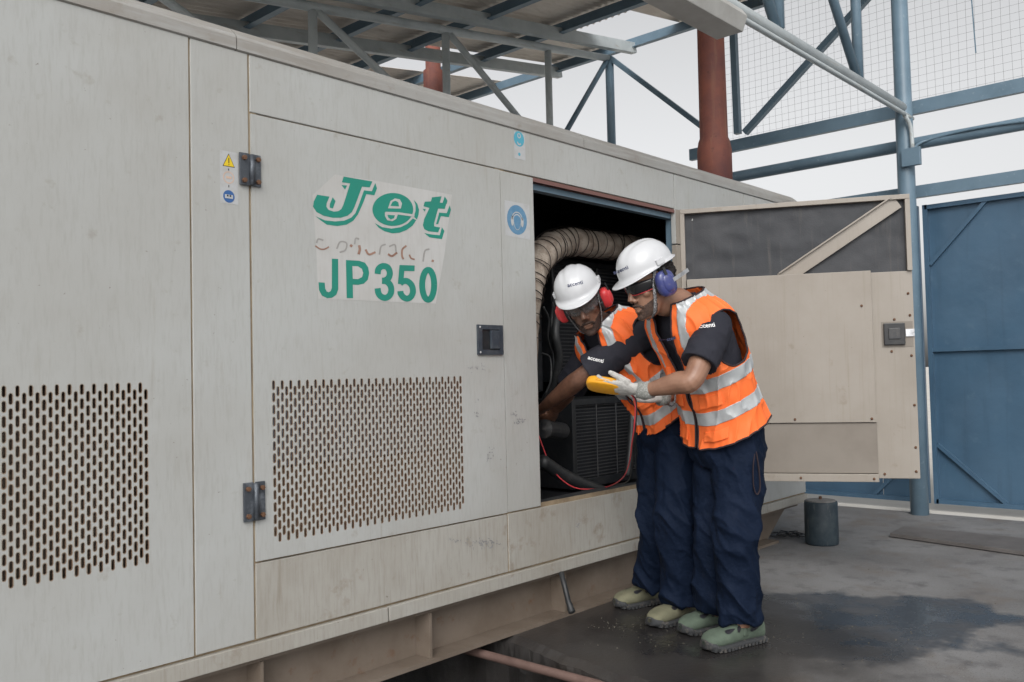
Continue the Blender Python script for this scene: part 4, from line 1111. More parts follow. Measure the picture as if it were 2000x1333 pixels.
def fold(scale, amp, seed, zs=1.0, ridge=True):
    o = Vector((seed * 3.1, seed * 1.7, seed))
    def fn(p, n):
        q = Vector((p.x * scale, p.y * scale, p.z * scale * zs + 0.75 * scale * (p.x - p.y))) + o
        a = noise.noise(q)
        r = (1 - min(1, abs(a) * 2.4)) ** 1.8 if ridge else a
        return amp * (r - 0.35) + amp * 0.4 * noise.noise(q * 2.3)
    return fn

def head_frame(fh, pitch, roll):
    fh = fh.normalized()
    Y = fh * math.cos(pitch) - UP * math.sin(pitch)
    Z = fh * math.sin(pitch) + UP * math.cos(pitch)
    X = Y.cross(Z)
    q = Matrix.Rotation(roll, 3, Y)
    return q @ X, Y, q @ Z

def add_head(mb, O, X, Y, Z, k=1.0):
    L = lambda x, y, z: O + X * (x * k) + Y * (y * k) + Z * (z * k)
    # z, half width, front y, back y
    rows = [(-0.122, 0.020, 0.080, 0.030), (-0.116, 0.034, 0.092, 0.005), (-0.100, 0.046, 0.096, -0.015), (-0.078, 0.055, 0.094, -0.045), (-0.052, 0.062, 0.091, -0.070), (-0.025, 0.067, 0.088, -0.085), (0.0, 0.070, 0.084, -0.095), (0.020, 0.0715, 0.080, -0.100), (0.036, 0.073, 0.092, -0.103), (0.060, 0.0745, 0.092, -0.104), (0.090, 0.072, 0.080, -0.098), (0.115, 0.058, 0.054, -0.080), (0.130, 0.035, 0.025, -0.050), (0.135, 0.010, 0.0, -0.02)]
    n = 24; vs = []
    for z, w_, yf, yb in rows:
        c = (yf + yb) / 2; d = (yf - yb) / 2
        for q in range(n):
            a = 2 * math.pi * q / n
            sa, ca = math.sin(a), math.cos(a)
            wx = w_ * math.copysign(abs(sa) ** 0.85, sa)
            if ca > 0.3: wx *= 0.97
            vs.append(L(wx, c + d * math.copysign(abs(ca) ** 0.9, ca), z))
    fs = [(j * n + q, j * n + (q + 1) % n, (j + 1) * n + (q + 1) % n, (j + 1) * n + q) for j in range(len(rows) - 1) for q in range(n)]
    fs += [tuple(range(n)), tuple((len(rows) - 1) * n + q for q in range(n))]
    mb.add(vs, fs)
    mb.tube([L(0, 0.078, 0.030), L(0, 0.094, 0.008), L(0, 0.108, -0.014), L(0, 0.114, -0.028)], [0.008 * k, 0.009 * k, 0.0115 * k, 0.013 * k], 10)
    for s in (-1, 1):
        mb.ball(L(s * 0.012, 0.100, -0.032), 0.0095 * k)
        mb.ball(L(s * 0.032, 0.080, 0.034), 0.024 * k, 0.010 * k, 0.007 * k, X, Y, Z)
        mb.ball(L(s * 0.042, 0.058, -0.016), 0.022 * k, 0.019 * k, 0.020 * k, X, Y, Z)
        mb.ball(L(s * 0.031, 0.0745, 0.012), 0.0145 * k)
        mb.ball(L(s * 0.076, -0.008, 0.0), 0.008 * k, 0.017 * k, 0.031 * k, X, Y, Z)
    mb.ball(L(0, 0.096, -0.064), 0.024 * k, 0.0085 * k, 0.006 * k, X, Y, Z)
    mb.ball(L(0, 0.0955, -0.078), 0.022 * k, 0.0095 * k, 0.0075 * k, X, Y, Z)
    mb.ball(L(0, 0.090, -0.108), 0.022 * k, 0.014 * k, 0.014 * k, X, Y, Z)
    return L

def make_helmet(O, X, Y, Z, parent, tilt=0.0, k=1.0):
    q = Matrix.Rotation(tilt, 3, X)
    Y2, Z2 = q @ Y, q @ Z
    C = O + Z * 0.092 * k - Y * 0.010
    L = lambda x, y, z: C + X * (x * k) + Y2 * (y * k) + Z2 * (z * k)
    nu, nv = 72, 20
    vs = []
    for j in range(nv + 1):
        e = (math.pi / 2) * j / nv
        for i in range(nu):
            a = 2 * math.pi * i / nu           # a=0 front
            x = 0.114 * math.sin(a) * math.cos(e) ** 0.82
            y = 0.138 * math.cos(a) * math.cos(e) ** 0.82
            z = 0.112 * math.sin(e)
            rd = math.exp(-(x / 0.022) ** 4) * (0.006 * (math.sin(e) ** 0.6)) * (1 if y < 0.125 else 0)
            side = 0.003 * math.exp(-((abs(x) - 0.05) / 0.010) ** 2) * math.sin(e)
            vs.append(L(x * (1 + rd), y * (1 + rd), z + rd + side))
    # bottom: flare, brim
    top_n = (nv + 1) * nu
    rings = [(0.0, -0.012, 0.001), (0.25, -0.020, 0.004), (0.6, -0.025, 0.007), (1.0, -0.029, 0.010)]
    for f_, dz, o_ in rings:
        for i in range(nu):
            a = 2 * math.pi * i / nu
            c = math.cos(a)
            lipw = 0.010 + 0.042 * max(0, c) ** 2.2 + 0.004 * max(0, -c)
            r = lipw * f_
            vs.append(L((0.114 + 0.001 + r * 0.8) * math.sin(a), (0.138 + 0.001 + r) * c, dz * (0.55 + 0.6 * max(0, c) ** 2) + (0.004 if c < 0 else 0)))
    fs = [(j * nu + i, j * nu + (i + 1) % nu, (j + 1) * nu + (i + 1) % nu, (j + 1) * nu + i) for j in range(nv) for i in range(nu)]
    prev = 0
    for r_ in range(len(rings)):
        b = top_n + r_ * nu
        fs += [(b + i, b + (i + 1) % nu, prev + (i + 1) % nu, prev + i) for i in range(nu)]
        prev = b
    mb = MB().add(vs, fs)
    me = mb.mesh('hard_hat')
    bm = bmesh.new(); bm.from_mesh(me)
    bmesh.ops.remove_doubles(bm, verts=bm.verts, dist=0.0004)
    bmesh.ops.recalc_face_normals(bm, faces=bm.faces)
    bm.to_mesh(me); bm.free()
    h = link('hard_hat', me, parent, ('helmet',), True)
    md = h.modifiers.new('thick', 'SOLIDIFY'); md.thickness = 0.003; md.offset = -1
    # slots for the earmuff arms and the headband
    for s in (-1, 1):
        build('slot_block', MB().obox(L(s * 0.118, -0.005, 0.004), X, Y2, Z2, 0.006, 0.020, 0.012), 'helmet', h, bevel=0.002)
    hb = MB()
    A = [2 * math.pi * i / 36 for i in range(37)]
    hb.tube([L(0.088 * math.sin(a), 0.108 * math.cos(a), -0.018) for a in A], [(0.002, 0.012)] * 37, 6, ref=Z2, cap=0)
    build('headband', hb, 'rubber', h)
    return h, L, (X, Y2, Z2)

def make_muffs(L, X, Y, Z, parent, m, k=1.0, which=(-1, 1)):
    for s in which:
        mb = MB()
        mb.ball(L(s * 0.106, -0.006, -0.004), 0.026, 0.036 * k, 0.046 * k, X, Y, Z, nu=28, nv=18, pw=0.72)
        mb.ball(L(s * 0.124, -0.006, -0.004), 0.014, 0.024 * k, 0.032 * k, X, Y, Z, nu=24, nv=14, pw=0.8)
        mf = build('earmuff', mb, m, parent, smooth=True)
        A = [2 * math.pi * i / 30 for i in range(31)]
        build('cushion', MB().tube([L(s * 0.083, -0.006 + 0.030 * math.cos(a), -0.004 + 0.040 * math.sin(a)) for a in A], 0.0115, 10, cap=0).ball(L(s * 0.084, -0.006, -0.004), 0.006, 0.03, 0.04, X, Y, Z), 'rubber', mf, smooth=True)
        build('muff_arm', MB().bar(L(s * 0.132, -0.006, 0.0), L(s * 0.128, -0.004, 0.062), 0.004, 0.012, Y), 'rubber', mf)

def hand(mb, W_, dr, n, rad, k=1.0, curl=(0.35, 0.3, 0.3, 0.35), spread=0.018, thumb=(0.55, 0.25)):
    """W_: wrist, dr: to the fingers, n: out of the palm, rad: thumb side"""
    dr = dr.normalized(); n = (n - dr * n.dot(dr)).normalized(); rad = (rad - dr * rad.dot(dr) - n * rad.dot(n)).normalized()
    K = W_ + dr * 0.092 * k
    mb.tube([W_ - dr * 0.03, W_, W_ + dr * 0.03 * k, W_ + dr * 0.065 * k, K], [(0.028, 0.022), (0.030, 0.022), (0.038, 0.019), (0.045, 0.017), (0.044, 0.014)], 18, ref=n, res=4)
    for i, (off, ln) in enumerate(((0.034, 0.078), (0.0115, 0.086), (-0.0115, 0.080), (-0.034, 0.064))):
        b = K - dr * 0.012 + rad * off * k
        c = curl[i]
        p = [b]; d = (dr + rad * (off * 0.25 / 0.03) * 0.3).normalized()
        ang = c * 0.4
        for sgm in (0.46, 0.31, 0.25):
            v = d * math.cos(ang) + n * math.sin(ang)
            p.append(p[-1] + v * (ln * k * sgm + (0.012 if sgm == 0.46 else 0)))
            ang += c
        mb.tube(p, [0.0106, 0.0098, 0.0092, 0.0080], 10, ref=n, cap=0.8, res=3)
    b = W_ + dr * 0.028 * k + rad * 0.028 + n * 0.006
    d1 = (dr * math.cos(thumb[0]) + rad * math.sin(thumb[0]) + n * thumb[1]).normalized()
    d2 = (dr * 0.95 + rad * 0.12 + n * thumb[1] * 1.2).normalized()
    mb.tube([b, b + d1 * 0.036, b + d1 * 0.038 + d2 * 0.032, b + d1 * 0.038 + d2 * 0.060], [0.017, 0.0145, 0.0125, 0.0095], 10, cap=0.8, res=3)

def make_shoe(heel, toe, parent, m, wid=0.052):
    heel = Vector((heel.x, heel.y, 0)); toe = Vector((toe.x, toe.y, 0))
    d = (toe - heel); Ln = d.length; d.normalize()
    l = UP.cross(d)
    # t, half width, top z, side bulge
    st_ = [(0.0, 0.022, 0.062), (0.04, 0.033, 0.085), (0.15, 0.037, 0.105), (0.30, 0.038, 0.108), (0.45, 0.040, 0.097), (0.58, 0.045, 0.083), (0.70, 0.050, 0.073), (0.82, 0.050, 0.069), (0.92, 0.042, 0.060), (0.98, 0.026, 0.048), (1.0, 0.012, 0.040)]
    A = catmull(np.array([(a, b * 1.05, c * 1.16) for a, b, c in st_]), 5)
    def ring(t, w_, zt, zb, n=18, out=0.0):
        c = heel + d * (Ln * t)
        q = []
        for k in range(n):
            a = 2 * math.pi * k / n
            x = (w_ + out) * math.copysign(abs(math.cos(a)) ** 0.75, math.cos(a))
            zc_ = (zt + zb) / 2; h = (zt - zb) / 2
            q.append(c + l * x + UP * (zc_ + h * math.copysign(abs(math.sin(a)) ** 0.8, math.sin(a))))
        return q
    def loft(zt_fn, zb_fn, out):
        rs = [ring(t, w_, zt_fn(t, z), zb_fn(t), out=out) for t, w_, z in A]
        n = 18
        vs = [p for r in rs for p in r]
        fs = [(i * n + k, i * n + (k + 1) % n, (i + 1) * n + (k + 1) % n, (i + 1) * n + k) for i in range(len(rs) - 1) for k in range(n)]
        fs += [tuple(range(n)), tuple((len(rs) - 1) * n + k for k in range(n))]
        return MB().add(vs, fs)
    lift = lambda t: 0.010 * max(0, (t - 0.8) / 0.2) ** 2
    up_ = loft(lambda t, z: z, lambda t: 0.016 + lift(t), 0.0)
    sh = build('shoe', up_, m, parent, smooth=True)
    so_ = loft(lambda t, z: 0.030 + lift(t) + (0.012 if t > 0.9 else 0), lambda t: 0.002 + lift(t), 0.0065)
    sole = build('sole', so_, 'sole', sh, smooth=True)
    tread = MB()
    for k in range(15):
        t = 0.03 + 0.9 * k / 14
        w_ = float(np.interp(t, A[:, 0], A[:, 1])) + 0.0072
        tread.obox(heel + d * (Ln * t) + UP * (0.011 + lift(t)), d, l, UP, 0.0062, w_, 0.0085)
    build('tread', tread, 'sole', sole)
    bv = bvh_of(sh)
    # vents, strap
    def patch(t, side, wu, hv, mm, nm, thick=0.002, rot=0.0, dirn=None):
        c = heel + d * (Ln * t)
        o_ = c + UP * 0.05
        dirn = (l * side + UP * 0.75).normalized()
        poly = []
        u = d; v = dirn.cross(u).normalized()
        u2 = u * math.cos(rot) + v * math.sin(rot); v2 = v * math.cos(rot) - u * math.sin(rot)
        res = []
        nn = 14
        cen = None
        for k in range(nn):
            a = 2 * math.pi * k / nn
            p = o_ + dirn * 0.2 + u2 * (wu * math.cos(a)) + v2 * (hv * math.sin(a) * (0.55 + 0.45 * math.cos(a)))
            h = bv.ray_cast(p, -dirn)
            if h[0] is None: return
            res.append(h[0] + dirn * thick)
        h = bv.ray_cast(o_ + dirn * 0.2, -dirn)
        if h[0] is None: return
        mbp = MB().add(res + [h[0] + dirn * (thick + 0.001)], [(k, (k + 1) % nn, nn) for k in range(nn)])
        build(nm, mbp, mm, sh)
    for side in (-1, 1):
        patch(0.66, side, 0.028, 0.016, 'ink', 'vent', rot=0.15)
        patch(0.50, side * 0.8, 0.022, 0.013, 'ink', 'vent', rot=0.9)
        patch(0.24, side * 1.6, 0.026, 0.012, 'ink', 'vent', rot=0.1)
    stp = []
    for k in range(15):
        a = math.pi * (k / 14) 
        dr_ = l * math.cos(a) + UP * math.sin(a)
        o_ = heel + d * (Ln * 0.40) + UP * 0.045
        h = bv.ray_cast(o_ + dr_ * 0.2, -dr_)
        if h[0] is not None: stp.append(h[0] + dr_ * 0.001)
    if len(stp) > 3: build('strap', MB().tube(stp, [(0.013, 0.003)] * len(stp), 8, ref=UP), m, sh, smooth=True)
    return sh

def make_arm(mb, S_, E_, Wr, r=(0.050, 0.047, 0.041, 0.045, 0.036, 0.027)):
    mb.tube([S_, lerp(S_, E_, 0.5), E_, lerp(E_, Wr, 0.28), lerp(E_, Wr, 0.65), Wr], [r[0], r[1], r[2], r[3], r[4], r[5]], 16, res=6)

def make_trousers(parent, T, legs, seed, mname='navy', waist=(0.166, 0.128)):
    mb = MB()
    c, f, l = T.frame(0.02)
    c1, f1, l1 = T.frame(0.22)
    pc = c - UP * 0.09
    mb.tube([c1, c, pc, pc - UP * 0.06], [(waist[0], waist[1]), (waist[0] + 0.01, waist[1] + 0.012), (waist[0] + 0.012, waist[1] + 0.012), (0.13, 0.11)], 24, ref=f, res=4)
    for hip, knee, ankle in legs:
        mid = lerp(hip, knee, 0.5)
        low = lerp(knee, ankle, 0.5)
        mb.tube([hip + UP * 0.02, mid, knee, low, lerp(knee, ankle, 0.86), ankle], [(0.105, 0.108), (0.102, 0.106), (0.092, 0.096), (0.089, 0.091), (0.086, 0.088), (0.080, 0.086)], 22, ref=f, res=6, cap=0.1)
    ank_z = min(a.z for _, _, a in legs)
    f1_ = fold(5.0, 0.030, seed, 0.9)
    f2_ = fold(10, 0.014, seed + 3, 1.0)
    def fn(p, n):
        k = 0.5 + 0.9 * max(0, 1 - abs(p.z - 0.5) / 0.2) + 1.0 * max(0, 1 - abs(p.z - 0.13) / 0.2) + 0.5 * max(0, 1 - abs(p.z - 0.82) / 0.12)
        return (f1_(p, n) + f2_(p, n)) * min(k, 1.5) * 0.62
    return fuse('trousers', mb, 'navy', parent, 0.0065, 5, fn)

def make_person(cfg):
    per = thing('person', cfg['base'], cfg['label'], 'person', None)
    T = cfg['torso']
    X, Y, Z = head_frame(*cfg['head_dir'])
    O = cfg['head']
    k = cfg.get('hk', 1.0)
    # ---------- body: one continuous skin
    body = MB()
    L = add_head(body, O, X, Y, Z, k)
    Nn = T.Nn
    body.tube([L(0, -0.020, -0.03), L(0, -0.028, -0.085), lerp(L(0, -0.03, -0.09), Nn, 0.5), Nn, T.frame(0.9)[0]], [0.058, 0.056, 0.057, 0.064, 0.08], 18, res=5)
    T.shell(body, -0.030, 0.0, 1.0, 20, 24)
    sh = {}
    for side, (Lc, E_, Wr) in cfg['arms'].items():
        make_arm(body, Lc, E_, Wr, cfg.get('armr', (0.052, 0.050, 0.043, 0.047, 0.038, 0.028)))
        if side in cfg.get('bare', ()):
            d = (Wr - E_).normalized()
            hand(body, Wr + d * 0.02, d, UP, TO_CAM, curl=(0.5, 0.5, 0.5, 0.5))
    for hip, knee, ankle in cfg['legs']:
        body.tube([hip, lerp(hip, knee, 0.5), knee, lerp(knee, ankle, 0.35), ankle, ankle - UP * 0.03], [0.075, 0.07, 0.055, 0.055, 0.04, 0.04], 14, res=3)
    bodyo = fuse('body', body, cfg['skin'], per, 0.0040, 3)
    bbv = bvh_of(bodyo)
    # ---------- beard: hair shell over the jaw
    bmb = MB()
    nq, nr = 70, 20
    vs, keepq = [], []
    for r_ in range(nr + 1):
        z = -0.040 - 0.092 * r_ / nr
        for q in range(nq + 1):
            a = -1.75 + 3.5 * q / nq
            o_ = L(0, 0.020 + 0.02 * r_ / nr, min(z + 0.02, -0.05) if r_ < nr * 0.8 else -0.095)
            tgt = L(0.2 * math.sin(a), 0.02 + 0.2 * math.cos(a), z - 0.10 * max(0, (r_ / nr - 0.75)))
            h = bbv.ray_cast(o_, (tgt - o_).normalized(), 0.25)
            vs.append((h[0] + (tgt - o_).normalized() * 0.0012) if h[0] is not None else tgt)
            wob = 0.008 * noise.noise((a * 5, r_ * 0.5, cfg['seed']))
            up_edge = -0.100 + 0.062 * min(1.0, abs(a) / 1.25) + wob      # low under the mouth, rising to the ear
            keepq.append(z < up_edge and abs(a) < 1.5 + wob * 6 and h[0] is not None)
    W2 = nq + 1
    fs = [(r_ * W2 + q, r_ * W2 + q + 1, (r_ + 1) * W2 + q + 1, (r_ + 1) * W2 + q) for r_ in range(nr) for q in range(nq)]
    bmb.add(vs, [f for f in fs if all(keepq[i_] for i_ in f)])
    bmb.tube([L(-0.030, 0.087, -0.066), L(-0.018, 0.098, -0.055), L(0, 0.104, -0.052), L(0.018, 0.098, -0.055), L(0.030, 0.087, -0.066)], [(0.0035, 0.0045)] * 5, 8, res=3)
    bd = build('beard', bmb, cfg['beard_mat'], per, smooth=True)
    md = bd.modifiers.new('thick', 'SOLIDIFY'); md.thickness = 0.002; md.offset = 0
    # brows
    eb = MB()
    for s in (-1, 1):
        eb.tube([L(s * 0.012, 0.099, 0.036), L(s * 0.030, 0.094, 0.041), L(s * 0.050, 0.080, 0.036)], [(0.003, 0.004), (0.003, 0.004), (0.002, 0.002)], 6, res=3)
    build('eyebrows', eb, 'hair', per)
    ey = MB()
    for s in (-1, 1):
        ey.tube([L(s * 0.019, 0.0885, 0.0065), L(s * 0.031, 0.0905, 0.0045), L(s * 0.043, 0.0845, 0.0065)], 0.0016, 6, res=3)
    build('lashes', ey, 'ink', per)
    # ---------- hair
    hm = MB()
    hb_ = cfg.get('hair', 0.008)
    for z, y, w_, dd_ in ((0.02, -0.045, 0.074, 0.062), (0.055, -0.035, 0.077, 0.074), (0.085, -0.02, 0.074, 0.080)):
        hm.ball(L(0, y, z), w_ + hb_ * 0.3, dd_ + hb_, 0.04, X, Y, Z)
    if hb_ > 0.015: hm.ball(L(0, -0.085, 0.030), 0.066, 0.045, 0.05, X, Y, Z)
    fuse('hair', hm, 'hair', per, 0.005, 2, lambda p, n_: 0.007 * noise.noise(p * 75) * (1.6 if hb_ > 0.015 else 0.4))
    # ---------- clothing
    shirt = MB()
    T.shell(shirt, -0.006, 0.14, 1.0, 30, 40)
    for side, (Lc, E_, Wr) in cfg['arms'].items():
        c = T.frame(0.80)[0]
        d = (E_ - Lc)
        en = Lc + d * cfg.get('sleeve', 0.74)
        shirt.tube([lerp(c, Lc, 0.45), Lc + d * 0.02, Lc + d * 0.35, Lc + d * 0.6, en], [q_ * cfg.get('sleeve_k', 1.0) for q_ in (0.046, 0.064, 0.074, 0.075, 0.076)], 20, cap=-0.25, res=6)
    c, f, l = T.frame(1.0)
    A = [2 * math.pi * i / 28 for i in range(29)]
    up_ = T.ax
    neckax = (L(0, -0.03, -0.09) - Nn).normalized()
    shirt.tube([Nn - neckax * 0.01 + (f * 0.070 * math.cos(a) + l * 0.074 * math.sin(a)) + neckax * (0.020 - 0.028 * max(0, math.cos(a))) for a in A], [(0.007, 0.022)] * 29, 8, ref=neckax, cap=0)
    shf = fold(11, 0.0045, cfg['seed'] + 5, 1.2)
    shobj = fuse('polo_shirt', shirt, 'shirt', per, 0.0065, 5, shf)
    trs = make_trousers(per, T, cfg['legs'], cfg['seed'])
    arms = [(v[0], (v[1] - v[0]).normalized()) for v in cfg['arms'].values()]
    vest, P, VX, VS, VN = make_vest(T, arms, per, cfg['hem'], cfg['bands'], cfg['zip'], cfg['seed'], foldA=cfg.get('foldA', 0.010))
    for h, t in cfg['shoes']: make_shoe(h, t, per, cfg['shoe_mat'])
    # ---------- safety wear
    hat, HL, HF = make_helmet(O, X, Y, Z, per, cfg.get('hat_tilt', 0.0), 0.91)
    make_muffs(L, X, Y, Z, per, cfg['muff'], cfg.get('muffk', 1.0))
    # chin strap
    for s in (-1, 1):
        build('chin_strap', MB().tube([HL(s * 0.098, 0.020, -0.012), L(s * 0.079, 0.034, 0.0), L(s * 0.068, 0.045, -0.055), L(s * 0.046, 0.055, -0.105), L(0, 0.062, -0.130)], [(0.0075, 0.0024)] * 5, 8, ref=X, res=5), 'strap', per)
    # glasses
    lens = MB()
    n = 30
    vs = []
    for j, (z, wz) in enumerate(((0.040, 1.0), (0.034, 1.02), (0.010, 1.02), (-0.004, 0.99), (-0.010, 0.96))):
        for i in range(n + 1):
            a = -1.25 + 2.5 * i / n
            nose_ = 0.012 * math.exp(-(a / 0.16) ** 2) if z < 0.02 else 0
            drop = -0.006 * (abs(a) / 1.25) if z > 0.02 else 0.004 * (abs(a) / 1.25)
            vs.append(L(0.079 * math.sin(a) * wz / math.sin(1.25), 0.030 + 0.076 * wz * (math.cos(a) - math.cos(1.25)) / (1 - math.cos(1.25)), z + nose_ + drop))
    lens.add(vs, [(j * (n + 1) + i, j * (n + 1) + i + 1, (j + 1) * (n + 1) + i + 1, (j + 1) * (n + 1) + i) for j in range(4) for i in range(n)])
    gl = build('glasses', lens, cfg['lens'], per, smooth=True)
    md = gl.modifiers.new('thick', 'SOLIDIFY'); md.thickness = 0.0018; md.offset = 0
    fr_ = MB()
    fr_.tube([Vector(vs[i]) for i in range(n + 1)], 0.0024, 6)
    if cfg.get('rim'): pass
    fr_.tube([Vector(vs[0]), L(-0.079, 0.0, 0.030)], 0.0028, 6).tube([Vector(vs[n]), L(0.079, 0.0, 0.030)], 0.0028, 6)
    fr_.tube([L(0, 0.108, 0.022), L(0, 0.110, 0.036)], 0.003, 6)
    build('glasses_frame', fr_, 'ink', gl)
    if cfg.get('rim'):
        build('glasses_edge', MB().tube([Vector(vs[4 * (n + 1) + i]) for i in range(n + 1)], 0.0020, 6), cfg['rim'], gl)
    return dict(per=per, T=T, L=L, XYZ=(X, Y, Z), shirt=shobj, vest=vest, hat=hat, HL=HL, HF=HF, P=P, VX=VX, VS=VS)

ST = [(-0.14, 0.176, 0.140), (0.0, 0.178, 0.138), (0.18, 0.166, 0.124), (0.40, 0.166, 0.120), (0.60, 0.178, 0.124), (0.76, 0.184, 0.120), (0.88, 0.176, 0.102), (0.96, 0.135, 0.084), (1.02, 0.085, 0.072), (1.08, 0.070, 0.066)]
# ---- man on the right, upright, holding the meter
TB = Torso(at(1417, 848, 3.85), at(1326, 592, 3.73), Vector((-0.93, 0.36, 0)), Vector((-0.96, 0.28, 0)), ST, 0.035)
def shoulder(T, side, t=0.86, w_=0.164, fwd=0.0):
    c, f, l = T.frame(t)
    return c + l * (side * w_) + f * fwd
hL = floor_pt(1488, 1250); tL = floor_pt(1376, 1274); tRr = floor_pt(1330, 1241)
dB = (hL - tL)
B_wr = at(1268, 762, 3.62)
cfgB = dict(base=((hL.x + tRr.x) / 2, (hL.y + tRr.y) / 2, 0), label='person in white hard hat, blue earmuffs and orange vest holding a yellow meter', torso=TB, seed=3,
            head=at(1269, 558, 3.66), head_dir=(IMG_L * 0.90 + TO_CAM * 0.42, R(22), R(0)), skin='skin_mid', beard_mat='beard_mid', hair=0.022,
            arms={'left': (shoulder(TB, 1, 0.84), at(1352, 742, 3.50), B_wr), 'right': (shoulder(TB, -1, 0.84), at(1345, 752, 4.02), at(1298, 776, 3.86))},
            legs=[(at(1442, 885, 3.78), at(1440, 1050, 3.72), at(1446, 1212, 3.74)), (at(1404, 885, 3.93), at(1392, 1040, 3.90), at(1398, 1186, 3.95))],
            shoes=[(hL, tL), (tRr + dB * 0.98, tRr)], shoe_mat='shoegreen', hem=0.065, bands=((0.22, 0.315), (0.445, 0.54)), zip=0.42, muff='bluecup', muffk=1.18, lens='lensdark', rim='lead', hat_tilt=R(-4))
PB = make_person(cfgB)
# ---- man on the left, leaning into the opening
TA = Torso(at(1312, 822, 4.22), at(1172, 634, 4.14), Vector((-0.80, 0.55, 0)), Vector((-0.93, 0.14, 0)), ST, 0.05)
hA1 = floor_pt(1308, 1172); tA1 = floor_pt(1202, 1190); hA2 = floor_pt(1378, 1196); tA2 = floor_pt(1270, 1228)
cfgA = dict(base=((hA1.x + tA2.x) / 2, (hA1.y + tA2.y) / 2, 0), label='person in white hard hat and red earmuffs bending into the generator opening', torso=TA, seed=8,
            head=at(1140, 596, 4.04), head_dir=(TO_CAM * 0.97 + IMG_L * 0.16, R(25), R(19)), skin='skin_dark', beard_mat='beard_dark', hair=0.004,
            arms={'left': (shoulder(TA, 1, 0.80, 0.185), at(1140, 734, 4.10), at(1066, 792, 4.44)), 'right': (shoulder(TA, -1, 0.84), at(1112, 760, 4.48), at(1085, 800, 4.62))}, bare=('left', 'right'),
            legs=[(at(1322, 862, 4.12), at(1322, 1030, 4.06), at(1334, 1172, 4.13)), (at(1290, 858, 4.28), at(1284, 1020, 4.28), at(1276, 1140, 4.37))],
            shoes=[(hA1, tA1), (hA2, tA2)], shoe_mat='shoeolive', hem=0.125, sleeve=0.90, sleeve_k=1.08, bands=((0.20, 0.29), (0.44, 0.53)), zip=0.40, muff='redcup', lens='lensclear', foldA=0.014)
PA = make_person(cfgA)

# ---- gloves of the right-hand man
gdir = (at(1180, 757, 3.70) - B_wr).normalized()
gn = (UP * 0.75 - TO_CAM * 0.66)
gr = (UP * 0.60 + TO_CAM * 0.80)
gm = MB()
gw = B_wr + gdir * 0.055
hand(gm, gw, gdir, gn, gr, 1.0, curl=(0.30, 0.22, 0.22, 0.28), thumb=(0.45, 0.35))
gl = fuse('glove', gm, 'glove', PB['per'], 0.0030, 2, lambda p, n: 0.0012 * noise.noise(p * 90))
fa = (B_wr - cfgB['arms']['left'][1]).normalized()
cu = MB().tube([B_wr - fa * 0.010, B_wr + fa * 0.02, gw - gdir * 0.006], [0.037, 0.0375, 0.036], 22, cap=0)
cu = build('glove_cuff', cu, 'cuff', gl, smooth=True)
w2 = cfgB['arms']['right'][2]; g2d = (at(1228, 778, 3.80) - w2).normalized()
gm = MB(); hand(gm, w2 + g2d * 0.03, g2d, UP * 0.7 + TO_CAM * 0.3, TO_CAM * -1 + UP * 0.2, 1.0, curl=(0.35,) * 4)
g2 = fuse('glove', gm, 'glove', PB['per'], 0.004, 3)
build('glove_cuff', MB().tube([w2 - g2d * 0.012, w2 + g2d * 0.03], [0.037, 0.037], 20, cap=0), 'cuff', g2, smooth=True)
rg = w2 - g2d * 0.03; u_ = g2d.orthogonal().normalized(); v_ = g2d.cross(u_)
build('bead_bracelet', MB().tube([rg + (u_ * math.cos(a) + v_ * math.sin(a)) * 0.040 for a in [2 * math.pi * i / 26 for i in range(27)]], 0.004, 6), 'strap', PB['per'])

# ---- multimeter and lead
gn_ = (gn - gdir * gn.dot(gdir)).normalized(); gr_ = gdir.cross(gn_).normalized()
if gr_.dot(gr) < 0: gr_ = -gr_
mtilt = (gdir + UP * 0.08).normalized()
mc = at(1183, 753, 3.70)
mn = (gn_ - mtilt * gn_.dot(mtilt)).normalized(); mr = mtilt.cross(mn)
mm = thing('multimeter', tuple(mc), 'yellow handheld multimeter with a red lead in the gloved hand', 'multimeter')
mb = MB()
for sx_, th_ in ((1.0, 0.0),):
    rows_ = [(-0.019, 0.80), (-0.017, 0.90), (-0.011, 0.97), (-0.004, 1.0), (0.006, 1.0), (0.013, 0.96), (0.018, 0.88), (0.019, 0.78)]
    n_ = 36
    vs_ = []
    for h_, sc_ in rows_:
        for q_ in range(n_):
            a_ = 2 * math.pi * q_ / n_
            ca, sa = math.cos(a_), math.sin(a_)
            taper = 1.0 - 0.10 * max(0, -ca)
            vs_.append(mc + mtilt * (0.083 * sc_ ** 0.5 * math.copysign(abs(ca) ** 0.55, ca)) + mr * (0.040 * sc_ * taper * math.copysign(abs(sa) ** 0.6, sa)) + mn * h_)
    mb.add(vs_, [(j * n_ + q_, j * n_ + (q_ + 1) % n_, (j + 1) * n_ + (q_ + 1) % n_, (j + 1) * n_ + q_) for j in range(7) for q_ in range(n_)] + [tuple(range(n_)), tuple(7 * n_ + q_ for q_ in range(n_))])
build('holster', mb, 'meter', mm, smooth=True)
build('holster_grip', MB().tube([mc + mtilt * 0.035 + mr * 0.039 - mn * 0.004, mc - mtilt * 0.04 + mr * 0.039 - mn * 0.004], 0.005, 8).tube([mc + mtilt * 0.035 - mr * 0.039 - mn * 0.004, mc - mtilt * 0.04 - mr * 0.039 - mn * 0.004], 0.005, 8), 'meter', mm)
build('screen', MB().obox(mc + mn * 0.0215 + mtilt * 0.04, mtilt, mr, mn, 0.022, 0.028, 0.0008), 'grill', mm)
build('dial', MB().tube([mc + mn * 0.021 - mtilt * 0.015, mc + mn * 0.028 - mtilt * 0.015], 0.018, 18), 'black', mm)
